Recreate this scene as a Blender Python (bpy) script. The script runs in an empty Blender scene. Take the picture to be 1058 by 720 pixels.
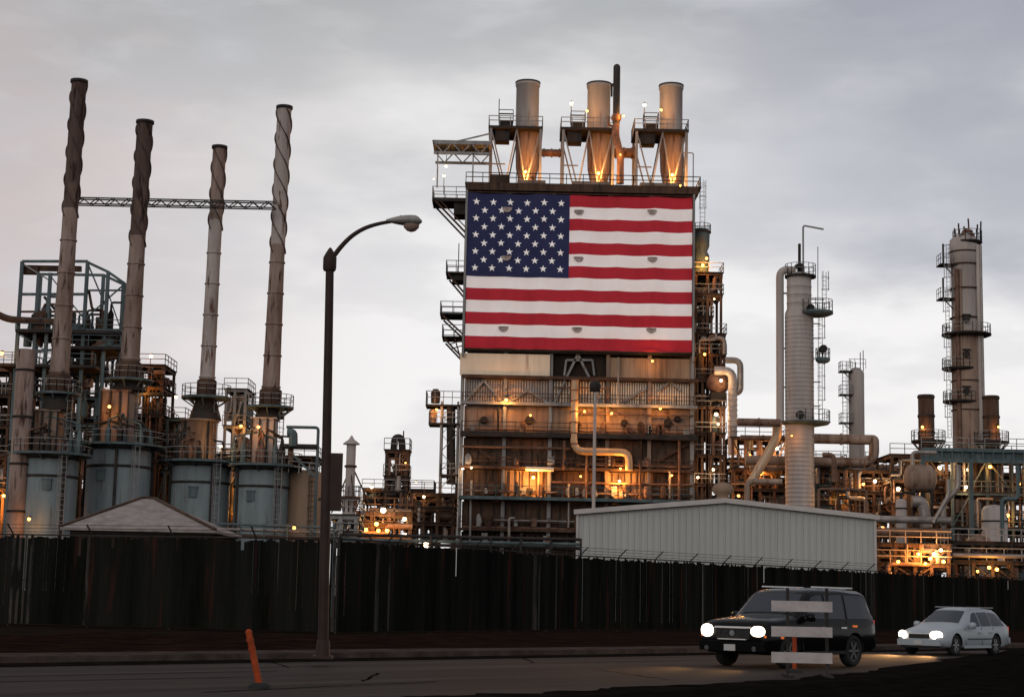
import bpy, math, random
from mathutils import Vector, Matrix
R = math.radians
SC = bpy.context.scene
COL = SC.collection

# ------------------------------------------------------------------ camera
F, PX, PY, CH = 1750.0, 529.0, 360.0, 1.5
TH = math.atan(259.0 / F); RHO = 0.021
cR, cF, cU = Vector((1, 0, 0)), Vector((0, math.cos(TH), math.sin(TH))), Vector((0, -math.sin(TH), math.cos(TH)))
cam_d = bpy.data.cameras.new("camera"); cam = bpy.data.objects.new("camera", cam_d); COL.objects.link(cam)
ax = cR * math.cos(RHO) + cU * math.sin(RHO); ay = -cR * math.sin(RHO) + cU * math.cos(RHO); az = -cF
M = Matrix(((ax.x, ay.x, az.x, 0), (ax.y, ay.y, az.y, 0), (ax.z, ay.z, az.z, CH), (0, 0, 0, 1)))
cam.matrix_world = M
cam_d.sensor_fit = 'HORIZONTAL'; cam_d.sensor_width = 36; cam_d.lens = 36 * F / 1058
cam_d.clip_end = 6000
SC.camera = cam

# ------------------------------------------------------------------ world
w = bpy.data.worlds.new("World"); SC.world = w; w.use_nodes = True
nt = w.node_tree; nt.nodes.clear()
def N(t, **k):
    n = nt.nodes.new(t)
    for a, b in k.items(): setattr(n, a, b)
    return n
def wm(op, a, b=None, c=None, clamp=False):
    n = N('ShaderNodeMath', operation=op, use_clamp=clamp)
    for i, q in enumerate((a, b, c)):
        if q is None: continue
        if isinstance(q, (int, float)): n.inputs[i].default_value = q
        else: nt.links.new(q, n.inputs[i])
    return n.outputs[0]
def wmix(f, a, b):
    n = N('ShaderNodeMix', data_type='RGBA')
    for s, q in ((n.inputs[0], f), (n.inputs[6], a), (n.inputs[7], b)):
        if isinstance(q, (int, float)): s.default_value = q
        elif isinstance(q, tuple): s.default_value = (*q, 1)
        else: nt.links.new(q, s)
    return n.outputs[2]
def wramp(v, lo, hi):
    n = N('ShaderNodeMapRange', interpolation_type='SMOOTHSTEP'); nt.links.new(v, n.inputs[0])
    n.inputs[1].default_value = lo; n.inputs[2].default_value = hi
    return n.outputs[0]
tc = N('ShaderNodeTexCoord')
sep = N('ShaderNodeSeparateXYZ'); nt.links.new(tc.outputs['Generated'], sep.inputs[0])
X_, Y_, Z_ = sep.outputs
mp = N('ShaderNodeMapping'); nt.links.new(tc.outputs['Generated'], mp.inputs[0]); mp.inputs['Scale'].default_value = (2.2, 2.2, 6.5)
mp.inputs['Rotation'].default_value = (0, R(14), 0); mp.inputs['Location'].default_value = (.35, .2, .1)
nz = N('ShaderNodeTexNoise'); nt.links.new(mp.outputs[0], nz.inputs[0]); nz.inputs['Scale'].default_value = 1.35; nz.inputs['Detail'].default_value = 5; nz.inputs['Roughness'].default_value = .5
nz2 = N('ShaderNodeTexNoise'); nt.links.new(mp.outputs[0], nz2.inputs[0]); nz2.inputs['Scale'].default_value = 4.5; nz2.inputs['Detail'].default_value = 4; nz2.inputs['Roughness'].default_value = .5
nz3 = N('ShaderNodeTexNoise'); nt.links.new(mp.outputs[0], nz3.inputs[0]); nz3.inputs['Scale'].default_value = 7.5; nz3.inputs['Detail'].default_value = 5; nz3.inputs['Distortion'].default_value = .6
n1, n2, n3 = nz.outputs[0], nz2.outputs[0], nz3.outputs[0]
wob = wm('ADD', wm('MULTIPLY_ADD', n1, .34, -.17), wm('MULTIPLY_ADD', n2, .14, -.07))
elev = wm('ADD', Z_, wob)
hz = wramp(elev, .15, .37)                                # 0 near the horizon, 1 high up
left = wramp(wm('ADD', X_, wm('MULTIPLY', n1, .12)), .02, -.25)
right = wramp(X_, .0, .28)
low = wmix(left, (1.0, .975, .97), (.68, .585, .575))
high = wmix(right, (.40, .41, .415), (.33, .335, .38))
high = wmix(wramp(n1, .44, .62), high, (.66, .67, .70))
base = wmix(hz, low, high)
base = wmix(wm('MULTIPLY', wramp(n2, .44, .62), .34), base, (.66, .64, .67))
base = wmix(wm('MULTIPLY', wramp(n3, .5, .66), .10), base, (.92, .90, .92))
# bank of blue-grey cloud on the upper right
band = wm('MULTIPLY', wramp(wm('ADD', elev, wm('MULTIPLY', X_, .12)), .19, .30), wramp(X_, .06, .24))
base = wmix(wm('MULTIPLY', band, .62), base, (.36, .37, .44))
back = wramp(Y_, .2, -.6)
base = wmix(back, base, (.86, .83, .82))
bg = N('ShaderNodeBackground'); nt.links.new(base, bg.inputs[0]); bg.inputs[1].default_value = 1.0
sky = N('ShaderNodeTexSky', sky_type='NISHITA'); sky.sun_disc = False
sky.sun_elevation = R(16); sky.sun_rotation = R(205); sky.dust_density = 3
bg2 = N('ShaderNodeBackground'); nt.links.new(sky.outputs[0], bg2.inputs[0]); bg2.inputs[1].default_value = .08
mx = N('ShaderNodeMixShader'); mx.inputs[0].default_value = .10
nt.links.new(bg.outputs[0], mx.inputs[1]); nt.links.new(bg2.outputs[0], mx.inputs[2])
out = N('ShaderNodeOutputWorld'); nt.links.new(mx.outputs[0], out.inputs[0])

# ------------------------------------------------------------------ sun (veiled, behind the camera)
sd = bpy.data.lights.new("sun", 'SUN'); sun = bpy.data.objects.new("sun", sd); COL.objects.link(sun)
sd.energy = 0.65; sd.angle = R(30); sd.color = (1, .95, .92)
_az, _el = R(205), R(16)        # compass style: from the south-south-west, behind the camera
sdir = Vector((math.sin(_az) * math.cos(_el), math.cos(_az) * math.cos(_el), math.sin(_el)))
sun.rotation_euler = sdir.to_track_quat('Z', 'Y').to_euler()
SC.view_settings.view_transform = 'Standard'; SC.view_settings.look = 'None'
SC.view_settings.exposure = 0.0; SC.view_settings.gamma = 1; SC.view_settings.use_curve_mapping = False
SC.cycles.max_bounces = 5; SC.cycles.use_denoising = True
SC.cycles.sample_clamp_indirect = 3

# ------------------------------------------------------------------ pixel helpers (photograph pixels -> metres)
def ray(x, y):
    u, v = (x - PX) / F, (PY - y) / F
    u2, v2 = u * math.cos(RHO) - v * math.sin(RHO), u * math.sin(RHO) + v * math.cos(RHO)
    return cF + cR * u2 + cU * v2
def at(x, y, Y):
    d = ray(x, y); t = Y / d.y
    return Vector((d.x * t, Y, CH + d.z * t))
def gnd(x, y, z=0):
    d = ray(x, y); t = (z - CH) / d.z
    return Vector((d.x * t, d.y * t, z))

# ------------------------------------------------------------------ materials
MATS = {}
def mat(name, c1, c2=None, rough=.7, metal=0, scale=1.5, stretch=(1, 1, 1), contrast=(.35, .7), bump=0, rust=None, spec=.12, coat=0):
    m = bpy.data.materials.new(name); m.use_nodes = True; t = m.node_tree; b = t.nodes['Principled BSDF']
    b.inputs['Roughness'].default_value = rough; b.inputs['Metallic'].default_value = metal
    b.inputs['Specular IOR Level'].default_value = spec; b.inputs['Coat Weight'].default_value = coat
    b.inputs['Base Color'].default_value = (*c1, 1)
    if c2 is not None:
        co = t.nodes.new('ShaderNodeTexCoord'); ma = t.nodes.new('ShaderNodeMapping'); ma.inputs['Scale'].default_value = stretch
        t.links.new(co.outputs['Object'], ma.inputs[0])
        n = t.nodes.new('ShaderNodeTexNoise'); n.inputs['Scale'].default_value = scale; n.inputs['Detail'].default_value = 6; n.inputs['Roughness'].default_value = .65
        t.links.new(ma.outputs[0], n.inputs[0])
        r = t.nodes.new('ShaderNodeMapRange'); r.inputs[1].default_value = contrast[0]; r.inputs[2].default_value = contrast[1]; t.links.new(n.outputs[0], r.inputs[0])
        x = t.nodes.new('ShaderNodeMix'); x.data_type = 'RGBA'; x.inputs[6].default_value = (*c1, 1); x.inputs[7].default_value = (*c2, 1)
        t.links.new(r.outputs[0], x.inputs[0]); last = x.outputs[2]
        if rust:
            n2 = t.nodes.new('ShaderNodeTexNoise'); n2.inputs['Scale'].default_value = scale * 2.7; n2.inputs['Detail'].default_value = 8
            t.links.new(ma.outputs[0], n2.inputs[0])
            r2 = t.nodes.new('ShaderNodeMapRange'); r2.inputs[1].default_value = rust[1]; r2.inputs[2].default_value = rust[1] + .12; t.links.new(n2.outputs[0], r2.inputs[0])
            x2 = t.nodes.new('ShaderNodeMix'); x2.data_type = 'RGBA'; x2.inputs[7].default_value = (*rust[0], 1)
            t.links.new(r2.outputs[0], x2.inputs[0]); t.links.new(last, x2.inputs[6]); last = x2.outputs[2]
        t.links.new(last, b.inputs['Base Color'])
        rr = t.nodes.new('ShaderNodeMapRange'); rr.inputs[3].default_value = max(.05, rough - .12); rr.inputs[4].default_value = min(1, rough + .12)
        t.links.new(n.outputs[0], rr.inputs[0]); t.links.new(rr.outputs[0], b.inputs['Roughness'])
        if bump:
            bu = t.nodes.new('ShaderNodeBump'); bu.inputs['Strength'].default_value = bump; bu.inputs['Distance'].default_value = .1
            t.links.new(n.outputs[0], bu.inputs['Height']); t.links.new(bu.outputs[0], b.inputs['Normal'])
    MATS[name] = m; return m
def emat(name, c, s):
    m = bpy.data.materials.new(name); m.use_nodes = True; b = m.node_tree.nodes['Principled BSDF']
    b.inputs['Base Color'].default_value = (*c, 1); b.inputs['Emission Color'].default_value = (*c, 1); b.inputs['Emission Strength'].default_value = s
    MATS[name] = m; return m
V = (1, 1, .12)
mat('soil', (.008, .006, .005), (.02, .013, .010), .95, spec=.0, scale=.6, bump=.4)
mat('verge_soil', (.007, .004, .0033), (.021, .0115, .009), .95, spec=.0, scale=.9, bump=.6, rust=((.006, .004, .0035), .55))
mat('road', (.012, .0093, .0085), (.038, .030, .027), .78, spec=.04, stretch=(.05, 1, 1), scale=.8, bump=.03, contrast=(.38, .62), rust=((.009, .0075, .007), .56))
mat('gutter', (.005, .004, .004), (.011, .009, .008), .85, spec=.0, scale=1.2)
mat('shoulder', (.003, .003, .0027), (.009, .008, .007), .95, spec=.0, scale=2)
mat('concrete', (.030, .023, .021), (.065, .05, .046), .9, spec=.0, scale=1.8)
mat('line_paint', (.14, .13, .11), (.07, .06, .05), .6, scale=2)
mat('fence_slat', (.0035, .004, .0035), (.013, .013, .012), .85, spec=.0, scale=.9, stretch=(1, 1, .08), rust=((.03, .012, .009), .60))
mat('slat_lit', (.020, .019, .018), (.045, .04, .037), .8, spec=.04, scale=.9, stretch=(1, 1, .3), rust=((.008, .007, .006), .50))  # paler slats put light seen through the fence into the colour
mat('fence_post', (.010, .009, .009), (.03, .027, .025), .7, scale=2)
mat('steel_blue', (.035, .052, .058), (.085, .11, .115), .6, scale=1.2, stretch=V, rust=((.06, .03, .02), .62))
mat('steel_grey', (.12, .12, .125), (.23, .225, .22), .55, scale=1.2, stretch=V, rust=((.10, .05, .03), .63))
mat('steel_dark', (.010, .0095, .0095), (.03, .025, .023), .65, scale=1, rust=((.06, .024, .014), .6))
mat('steel_brown', (.028, .015, .010), (.075, .042, .028), .7, scale=1.1, stretch=V, rust=((.02, .012, .01), .58))
mat('vessel_blue', (.078, .098, .108), (.15, .176, .186), .55, scale=.6, stretch=V, rust=((.06, .045, .04), .60), bump=.05)
mat('stack_rust', (.11, .070, .056), (.24, .185, .167), .8, scale=.8, stretch=(1, 1, .18), rust=((.035, .018, .013), .55), bump=.15)
mat('stack_dark', (.038, .025, .021), (.10, .068, .058), .85, scale=.8, stretch=(1, 1, .18), rust=((.02, .013, .011), .52), bump=.15)  # darker brown for the fins and two of the stack tops
mat('stack_pale', (.19, .16, .15), (.33, .29, .275), .8, scale=.8, stretch=(1, 1, .18), rust=((.07, .035, .025), .56), bump=.15)
mat('clad_grey', (.21, .182, .172), (.33, .295, .28), .5, scale=.5, stretch=V, rust=((.16, .10, .075), .62))
mat('clad_brown', (.12, .080, .060), (.24, .175, .14), .6, scale=.6, stretch=V, rust=((.08, .04, .025), .56))
mat('cream_panel', (.50, .40, .30), (.64, .53, .41), .6, scale=.5, stretch=V, rust=((.34, .24, .17), .62))
mat('streak_panel', (.10, .06, .04), (.30, .21, .14), .65, scale=.9, stretch=(1, 1, .04), rust=((.07, .035, .02), .60))
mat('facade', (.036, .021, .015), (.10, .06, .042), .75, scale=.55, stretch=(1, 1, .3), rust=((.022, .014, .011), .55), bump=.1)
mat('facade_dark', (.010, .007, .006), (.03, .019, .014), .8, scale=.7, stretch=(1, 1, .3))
mat('tan_pipe', (.24, .165, .105), (.36, .26, .18), .45, scale=.8, stretch=V, rust=((.16, .09, .05), .62), metal=.2)
mat('pipe_rust', (.07, .036, .024), (.15, .09, .067), .6, scale=1, rust=((.04, .02, .014), .58))
mat('pipe_grey', (.13, .115, .107), (.24, .215, .20), .4, scale=1, metal=.4, rust=((.12, .06, .04), .62))
mat('pipe_black', (.015, .014, .014), (.03, .027, .026), .5, scale=1)
mat('tank_tan', (.15, .098, .065), (.22, .155, .115), .7, scale=.5, stretch=V)
mat('shed_wall', (.235, .242, .235), (.30, .305, .30), .55, scale=.35, stretch=(1, 1, .25), contrast=(.2, .8))
mat('shed_trim', (.27, .25, .245), (.34, .32, .31), .6, scale=1)
mat('roof_shingle', (.14, .122, .116), (.24, .212, .202), .85, scale=1.4, bump=.3)
mat('lamp_post', (.014, .008, .007), (.034, .021, .018), .6, scale=1)
mat('lamp_head', (.17, .16, .155), (.26, .25, .24), .45, scale=3)
mat('lamp_lens', (.20, .14, .12), None, .3)
mat('flag_red', (.40, .022, .036), (.32, .018, .029), .85, scale=.5, stretch=(1, 1, .3), spec=.15)
mat('flag_white', (.86, .80, .80), (.76, .69, .69), .85, scale=.5, stretch=(1, 1, .4), contrast=(.3, .8), spec=.15)
mat('flag_blue', (.017, .020, .062), (.026, .03, .08), .85, scale=.5, spec=.15)
mat('star_white', (.82, .80, .80), None, .85)
mat('vent_grey', (.33, .27, .25), (.14, .105, .09), .9, scale=2)
mat('orange', (.25, .042, .010), (.13, .02, .007), .7, scale=3)
mat('plank_white', (.22, .20, .20), (.34, .315, .31), .6, scale=2)
mat('paint_black', (.003, .0028, .003), None, .14, spec=.10)
mat('paint_silver', (.22, .245, .27), None, .35, metal=.1, spec=.3)
mat('car_glass', (.014, .018, .026), None, .08, spec=.22)
mat('rubber', (.012, .012, .012), (.02, .02, .02), .85, scale=4)
mat('rim', (.22, .22, .23), None, .3, metal=.8)
mat('rim_dark', (.09, .09, .09), None, .4, metal=.6)
mat('chrome', (.62, .60, .58), None, .35, metal=.3)  # whitened diffuse base carries the brightness of trim lit by the headlights
mat('grille', (.01, .01, .01), (.03, .03, .03), .5, scale=20)
mat('plate', (.3, .3, .3), None, .5)
mat('black_trim', (.01, .01, .01), None, .6)
mat('roof_glass', (.10, .11, .17), None, .1, spec=.9)  # blue reflection on the roof window is put into the base colour
emat('bulb_warm', (1, .46, .10), 5)
emat('bulb_white', (1, .74, .46), 5)
emat('headlight', (1, .84, .66), 6)
emat('amber_glow', (1, .22, .03), .12)
emat('tail_red', (1, .12, .05), .12)

# ------------------------------------------------------------------ mesh builder
class MB:
    def __init__(s): s.v, s.f, s.sm, s.mi, s.cur = [], [], [], [], 0
    def add(s, vs, fs, smooth=False):
        o = len(s.v); s.v += [Vector(q) for q in vs]
        for f in fs: s.f.append(tuple(i + o for i in f)); s.sm.append(smooth); s.mi.append(s.cur)
        return s
    def box(s, c, d, rz=0):
        hx, hy, hz = d[0] / 2, d[1] / 2, d[2] / 2; c = Vector(c); cs, sn = math.cos(rz), math.sin(rz); vs = []
        for z in (-hz, hz):
            for x, y in ((-hx, -hy), (hx, -hy), (hx, hy), (-hx, hy)):
                vs.append(c + Vector((x * cs - y * sn, x * sn + y * cs, z)))
        return s.add(vs, [(0, 3, 2, 1), (4, 5, 6, 7), (0, 1, 5, 4), (1, 2, 6, 5), (2, 3, 7, 6), (3, 0, 4, 7)])
    def bb(s, x0, x1, y0, y1, z0, z1):
        return s.box(((x0 + x1) / 2, (y0 + y1) / 2, (z0 + z1) / 2), (abs(x1 - x0), abs(y1 - y0), abs(z1 - z0)))
    def beam(s, a, b, w_, h=None):
        a, b = Vector(a), Vector(b); h = h or w_; d = (b - a)
        if d.length < 1e-6: return s
        d.normalize(); up = Vector((0, 0, 1)) if abs(d.z) < .95 else Vector((0, 1, 0))
        r = d.cross(up).normalized(); u = r.cross(d)
        vs = [p + r * (i * w_ / 2) + u * (j * h / 2) for p in (a, b) for i, j in ((-1, -1), (1, -1), (1, 1), (-1, 1))]
        return s.add(vs, [(0, 1, 2, 3), (4, 7, 6, 5), (0, 4, 5, 1), (1, 5, 6, 2), (2, 6, 7, 3), (3, 7, 4, 0)])
    def tube(s, a, b, r, n=10, r2=None):
        return s.pipe([a, b], r, n, 0, r2)
    def pipe(s, pts, r, n=10, elbow=None, r2=None):
        pts = [Vector(p) for p in pts]
        if elbow is None: elbow = r * 2.2
        q = [pts[0]]
        for i in range(1, len(pts) - 1):
            a, b, c = pts[i - 1], pts[i], pts[i + 1]
            e = min(elbow, (a - b).length * .49, (c - b).length * .49)
            if e <= 0: q.append(b); continue
            p0, p1 = b + (a - b).normalized() * e, b + (c - b).normalized() * e
            for k in range(5):
                t = k / 4; q.append(p0.lerp(b, t).lerp(b.lerp(p1, t), t))
        q.append(pts[-1]); m = len(q)
        d0 = (q[1] - q[0]).normalized(); up = Vector((0, 0, 1)) if abs(d0.z) < .9 else Vector((1, 0, 0))
        nrm = d0.cross(up).normalized(); vs = []
        for i, p in enumerate(q):
            d = (q[min(i + 1, m - 1)] - q[max(i - 1, 0)]).normalized()
            nrm = (nrm - d * nrm.dot(d)).normalized(); bi = d.cross(nrm)
            rr = r if r2 is None else r + (r2 - r) * i / (m - 1)
            vs += [p + (nrm * math.cos(2 * math.pi * k / n) + bi * math.sin(2 * math.pi * k / n)) * rr for k in range(n)]
        s.add(vs, [(i * n + k, i * n + (k + 1) % n, (i + 1) * n + (k + 1) % n, (i + 1) * n + k) for i in range(m - 1) for k in range(n)], True)
        s.add(vs[:n], [tuple(range(n))[::-1]]); s.add(vs[-n:], [tuple(range(n))]); return s
    def lathe(s, c, prof, n=28, a0=0, a1=2 * math.pi, cap=True, smooth=True):
        c = Vector(c); full = abs(a1 - a0 - 2 * math.pi) < 1e-4; k_ = n if full else n + 1; vs = []
        for r, z in prof:
            for k in range(k_):
                a = a0 + (a1 - a0) * k / n; vs.append(c + Vector((r * math.cos(a), r * math.sin(a), z)))
        fs = []
        for i in range(len(prof) - 1):
            for k in range(n): 
                k2 = (k + 1) % k_; fs.append((i * k_ + k, i * k_ + k2, (i + 1) * k_ + k2, (i + 1) * k_ + k))
        s.add(vs, fs, smooth)
        if cap and full: s.add(vs[:n], [tuple(range(n))[::-1]]); s.add(vs[-n:], [tuple(range(n))])
        return s
    def sphere(s, c, r, n=12, m=8, sz=1):
        return s.lathe(c, [(max(.001, r * math.sin(math.pi * i / m)), -r * sz * math.cos(math.pi * i / m)) for i in range(m + 1)], n)
    def rail(s, pts, h=1.1, t=.07, step=1.6, closed=False, post=True):
        pts = [Vector(p) for p in pts]
        if closed: pts.append(pts[0])
        for a, b in zip(pts[:-1], pts[1:]):
            for zz in (h, h * .55): s.beam(a + Vector((0, 0, zz)), b + Vector((0, 0, zz)), t)
            if post:
                k = max(1, int(round((b - a).length / step)))
                for i in range(k + 1):
                    p = a.lerp(b, i / k); s.beam(p, p + Vector((0, 0, h)), t)
        return s
    def ladder(s, p, z1, w_=.55, t=.06, cage=True, face=(0, -1)):
        p = Vector(p); f = Vector((face[0], face[1], 0)).normalized(); r = Vector((-f.y, f.x, 0))
        for sgn in (-1, 1): s.beam(p + r * sgn * w_ / 2, Vector((p.x, p.y, z1)) + r * sgn * w_ / 2, t)
        z = p.z + .3
        while z < z1: s.beam(Vector((p.x, p.y, z)) - r * w_ / 2, Vector((p.x, p.y, z)) + r * w_ / 2, .04); z += .5
        if cage:
            z = p.z + 2.3; ring = []
            for k in range(7):
                a = math.pi * k / 6; ring.append(r * math.cos(a) * .42 + f * (math.sin(a) * .65))
            while z < z1:
                for a, b in zip(ring[:-1], ring[1:]): s.beam(Vector((p.x, p.y, z)) + a, Vector((p.x, p.y, z)) + b, .05)
                z += 1.3
            for a in (ring[1], ring[3], ring[5]): s.beam(Vector((p.x, p.y, p.z + 2.3)) + a, Vector((p.x, p.y, z1)) + a, .04)
        return s
    def build(s, name, m, parent=None, origin=None):
        org = Vector(origin) if origin is not None else (root_of(parent) if parent else Vector((0, 0, 0)))
        me = bpy.data.meshes.new(name); me.from_pydata([v - org for v in s.v], [], s.f)
        for x in (m if isinstance(m, (list, tuple)) else [m]): me.materials.append(MATS[x])
        me.polygons.foreach_set('use_smooth', s.sm); me.polygons.foreach_set('material_index', s.mi)
        me.update(); me.validate()
        o = bpy.data.objects.new(name, me); COL.objects.link(o)
        if parent: o.parent = parent
        else: o.location = org
        return o
def root_of(o):
    p = Vector((0, 0, 0))
    while o is not None: p = p + Vector(o.location); o = o.parent
    return p
def tag(o, label=None, cat=None, group=None, kind=None):
    if label: o['label'] = label
    if cat: o['category'] = cat
    if group: o['group'] = group
    if kind: o['kind'] = kind
    return o
def thing(name, label, cat, loc, group=None):
    o = bpy.data.objects.new(name, None); o.empty_display_size = .5; COL.objects.link(o); o.location = loc
    return tag(o, label, cat, group)
def copy_tree(o, parent=None):
    c = o.copy(); COL.objects.link(c)
    if parent: c.parent = parent
    for ch in list(o.children): copy_tree(ch, c)
    return c
LN = [0]
def lamp(parent, p, power=900, kind='warm', r=.2, arm=None, light=True):
    p = Vector(p); r = .14 + (r - .14) * .45 if r > .14 else r; b = MB(); b.cur = 0; b.sphere(p, r, 12, 8)
    b.cur = 1; b.lathe(p, [(r * .75, r * .72), (r * .8, r * 1.2), (r * .2, r * 1.5)], 10)
    b.beam(p + Vector((0, 0, r * 1.3)), p + Vector(arm if arm else (0, .5, r * 1.3 + .1)), .07)
    o = b.build('lamp', ['bulb_' + kind, 'steel_dark'], parent)
    if light:
        LN[0] += 1; ld = bpy.data.lights.new('lamp_light', 'POINT'); ld.energy = power * 2.7; ld.shadow_soft_size = .25
        ld.color = (1, .38, .065) if kind == 'warm' else (1, .58, .25)
        lo = bpy.data.objects.new('lamp_light', ld); COL.objects.link(lo); lo.parent = o
        lo.location = p + Vector((0, -r - .25, -.1)) - root_of(parent)
    return o
def ring_platform(root, c, r0, r1, z, h=1.1, a0=0, a1=2 * math.pi, m='steel_grey', mr='steel_grey', brackets=True, n=24):
    full = abs(a1 - a0 - 2 * math.pi) < 1e-4
    b = MB(); prof = [(r0, z - .12), (r1, z - .12), (r1, z + .10), (r0, z + .10), (r0, z - .12)]
    b.lathe((c[0], c[1], 0), prof, n, a0, a1, cap=False, smooth=False)
    if brackets:
        k = 8 if full else 4
        for i in range(k + (0 if full else 1)):
            a = a0 + (a1 - a0) * i / k; d = Vector((math.cos(a), math.sin(a), 0)); cc = Vector((c[0], c[1], 0))
            b.beam(cc + d * r0 + Vector((0, 0, z - 1.3)), cc + d * (r1 - .1) + Vector((0, 0, z - .12)), .12)
    b.build('platform', m, root)
    pts = [(c[0] + (r1 - .06) * math.cos(a0 + (a1 - a0) * i / n), c[1] + (r1 - .06) * math.sin(a0 + (a1 - a0) * i / n), z + .1) for i in range(n + (0 if full else 1))]
    MB().rail(pts, h, .06, 1.2, closed=full).build('railing', mr, root)

# ================================================================== THE SETTING
D = Vector((.672, .740, 0)).normalized(); NR = Vector((-D.y, D.x, 0))      # along the road; NR points across it to the far side
K0 = Vector((-10.4, 34.5, 0))
def along(t, n, z=0): return K0 + D * t + NR * n + Vector((0, 0, z))
def strip(name, n0, n1, z0, z1, m, t0=-70, t1=420, seg=60, side=True, wob=0, rnd=3):
    rr = random.Random(rnd); b = MB(); vs = []; fs = []
    for i in range(seg + 1):
        t = t0 + (t1 - t0) * i / seg; e = rr.uniform(-wob, wob)
        vs += [along(t, n0, z0 - .3), along(t, n0, z0), along(t, n1, z1 + e), along(t, n1, z1 - .3)]
    for i in range(seg):
        for k in range(3): fs.append((i * 4 + k, i * 4 + 4 + k, i * 4 + 5 + k, i * 4 + 1 + k))
    b.add(vs, fs); return tag(b.build(name, m), kind='structure')
g = MB(); g.add([(-3000, -200, 0), (3000, -200, 0), (3000, 5000, 0), (-3000, 5000, 0)], [(0, 1, 2, 3)])
tag(g.build('ground', 'soil'), kind='structure')
def sheet(name, n0, n1, z, m, t0=-70, t1=420):
    b = MB(); b.add([(t0, n0, z), (t1, n0, z), (t1, n1, z), (t0, n1, z)], [(0, 1, 2, 3)])
    o = tag(b.build(name, m), kind='structure'); o.location = K0; o.rotation_euler = (0, 0, math.atan2(D.y, D.x)); return o
sheet('road', -40, 0, .012, 'road')
sheet('road_gutter', -1.5, 0, .018, 'gutter')
strip('kerb', 0, .22, .15, .15, 'concrete', wob=0)
strip('pavement', .22, 1.5, .147, .16, 'concrete', wob=.006)
strip('soil_verge', 1.5, 13, .155, .22, 'verge_soil', wob=.05, seg=240)
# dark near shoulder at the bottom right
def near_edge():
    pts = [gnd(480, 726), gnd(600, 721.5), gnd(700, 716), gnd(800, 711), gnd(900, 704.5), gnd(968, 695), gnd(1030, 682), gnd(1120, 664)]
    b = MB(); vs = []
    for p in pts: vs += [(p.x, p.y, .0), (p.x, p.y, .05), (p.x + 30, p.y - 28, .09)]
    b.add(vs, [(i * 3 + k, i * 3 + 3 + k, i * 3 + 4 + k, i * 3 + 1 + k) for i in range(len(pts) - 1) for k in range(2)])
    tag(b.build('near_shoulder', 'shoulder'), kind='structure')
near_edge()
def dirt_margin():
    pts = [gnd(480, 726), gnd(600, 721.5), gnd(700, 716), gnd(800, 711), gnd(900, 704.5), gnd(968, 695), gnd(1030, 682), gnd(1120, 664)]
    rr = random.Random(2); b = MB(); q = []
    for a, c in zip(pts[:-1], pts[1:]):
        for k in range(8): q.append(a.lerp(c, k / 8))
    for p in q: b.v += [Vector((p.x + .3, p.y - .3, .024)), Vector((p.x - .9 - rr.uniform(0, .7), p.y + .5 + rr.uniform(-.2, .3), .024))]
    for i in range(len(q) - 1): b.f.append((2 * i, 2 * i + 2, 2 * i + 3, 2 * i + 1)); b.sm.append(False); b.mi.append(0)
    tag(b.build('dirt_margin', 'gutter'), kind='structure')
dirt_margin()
def tar_seams():
    rr = random.Random(12); b = MB()
    for k in range(16):
        t = rr.uniform(-18, 60); n = rr.uniform(-16, -2); L = rr.uniform(3, 16); sl = rr.uniform(-.15, .15) if k % 3 else rr.uniform(.8, 1.6); m = 16; vs = []
        if k % 3 == 0: L = 2.5
        for i in range(m + 1):
            tt = t + L * i / m; nn = n + sl * L * i / m + rr.uniform(-.05, .05); w_ = rr.uniform(.02, .05)
            vs += [along(tt, nn - w_, .021), along(tt, nn + w_, .021)]
        b.add(vs, [(2 * i, 2 * i + 2, 2 * i + 3, 2 * i + 1) for i in range(m)])
    tag(b.build('tar_seams', 'shoulder'), kind='structure')
tar_seams()

# ------------------------------------------------------------------ perimeter fence
def fence():
    def hp(x, Y): return Vector((at(x, 600, Y).x, Y, 0))
    c = [hp(-70, 72), hp(350, 67.7), hp(600, 86)]; e = c[-1] + D * 75; c.append(e)
    root = thing('perimeter_fence', 'tall dark slatted chain link fence running beside the road in front of the refinery', 'fence', (c[1].x, c[1].y, 0))
    rnd = random.Random(5); H = 3.75; run = 0
    slat, rail_, wire = MB(), MB(), MB(); posts = []
    for a, b in zip(c[:-1], c[1:]):
        L = (b - a).length; d = (b - a).normalized(); nrm = Vector((d.y, -d.x, 0)); k = int(L / .135)
        for i in range(k):
            p = a + d * (i * L / k + .067); hh = H - .12 + rnd.uniform(-.05, .1); o_ = rnd.uniform(0, .02)
            if rnd.random() < .01: hh -= rnd.uniform(.3, 1.2)
            if rnd.random() < .012: run = rnd.randint(2, 14)
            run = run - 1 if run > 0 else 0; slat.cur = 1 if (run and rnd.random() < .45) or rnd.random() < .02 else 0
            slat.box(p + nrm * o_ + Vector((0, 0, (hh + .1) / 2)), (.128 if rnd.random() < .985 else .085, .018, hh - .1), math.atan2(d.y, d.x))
        m = max(1, int(L / 3.1))
        for i in range(m): posts.append((a + d * (i * L / m), nrm))
        for z in (.2, H * .5, H): rail_.beam(a - nrm * .05 + Vector((0, 0, z)), b - nrm * .05 + Vector((0, 0, z)), .06)
        for q in (.12, .26, .40): wire.beam(a + nrm * q + Vector((0, 0, H + q)), b + nrm * q + Vector((0, 0, H + q)), .018)
    slat.build('slat_panel', ['fence_slat', 'slat_lit'], root); rail_.build('rail', 'fence_post', root); wire.build('barbed_wire', 'fence_post', root)
    for p, nrm in posts[:99]:
        MB().tube(p - nrm * .08, p - nrm * .08 + Vector((0, 0, H + .02)), .045, 8).beam(p - nrm * .08 + Vector((0, 0, H)), p + nrm * .45 + Vector((0, 0, H + .42)), .045).build('post', 'fence_post', root)
fence()

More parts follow.
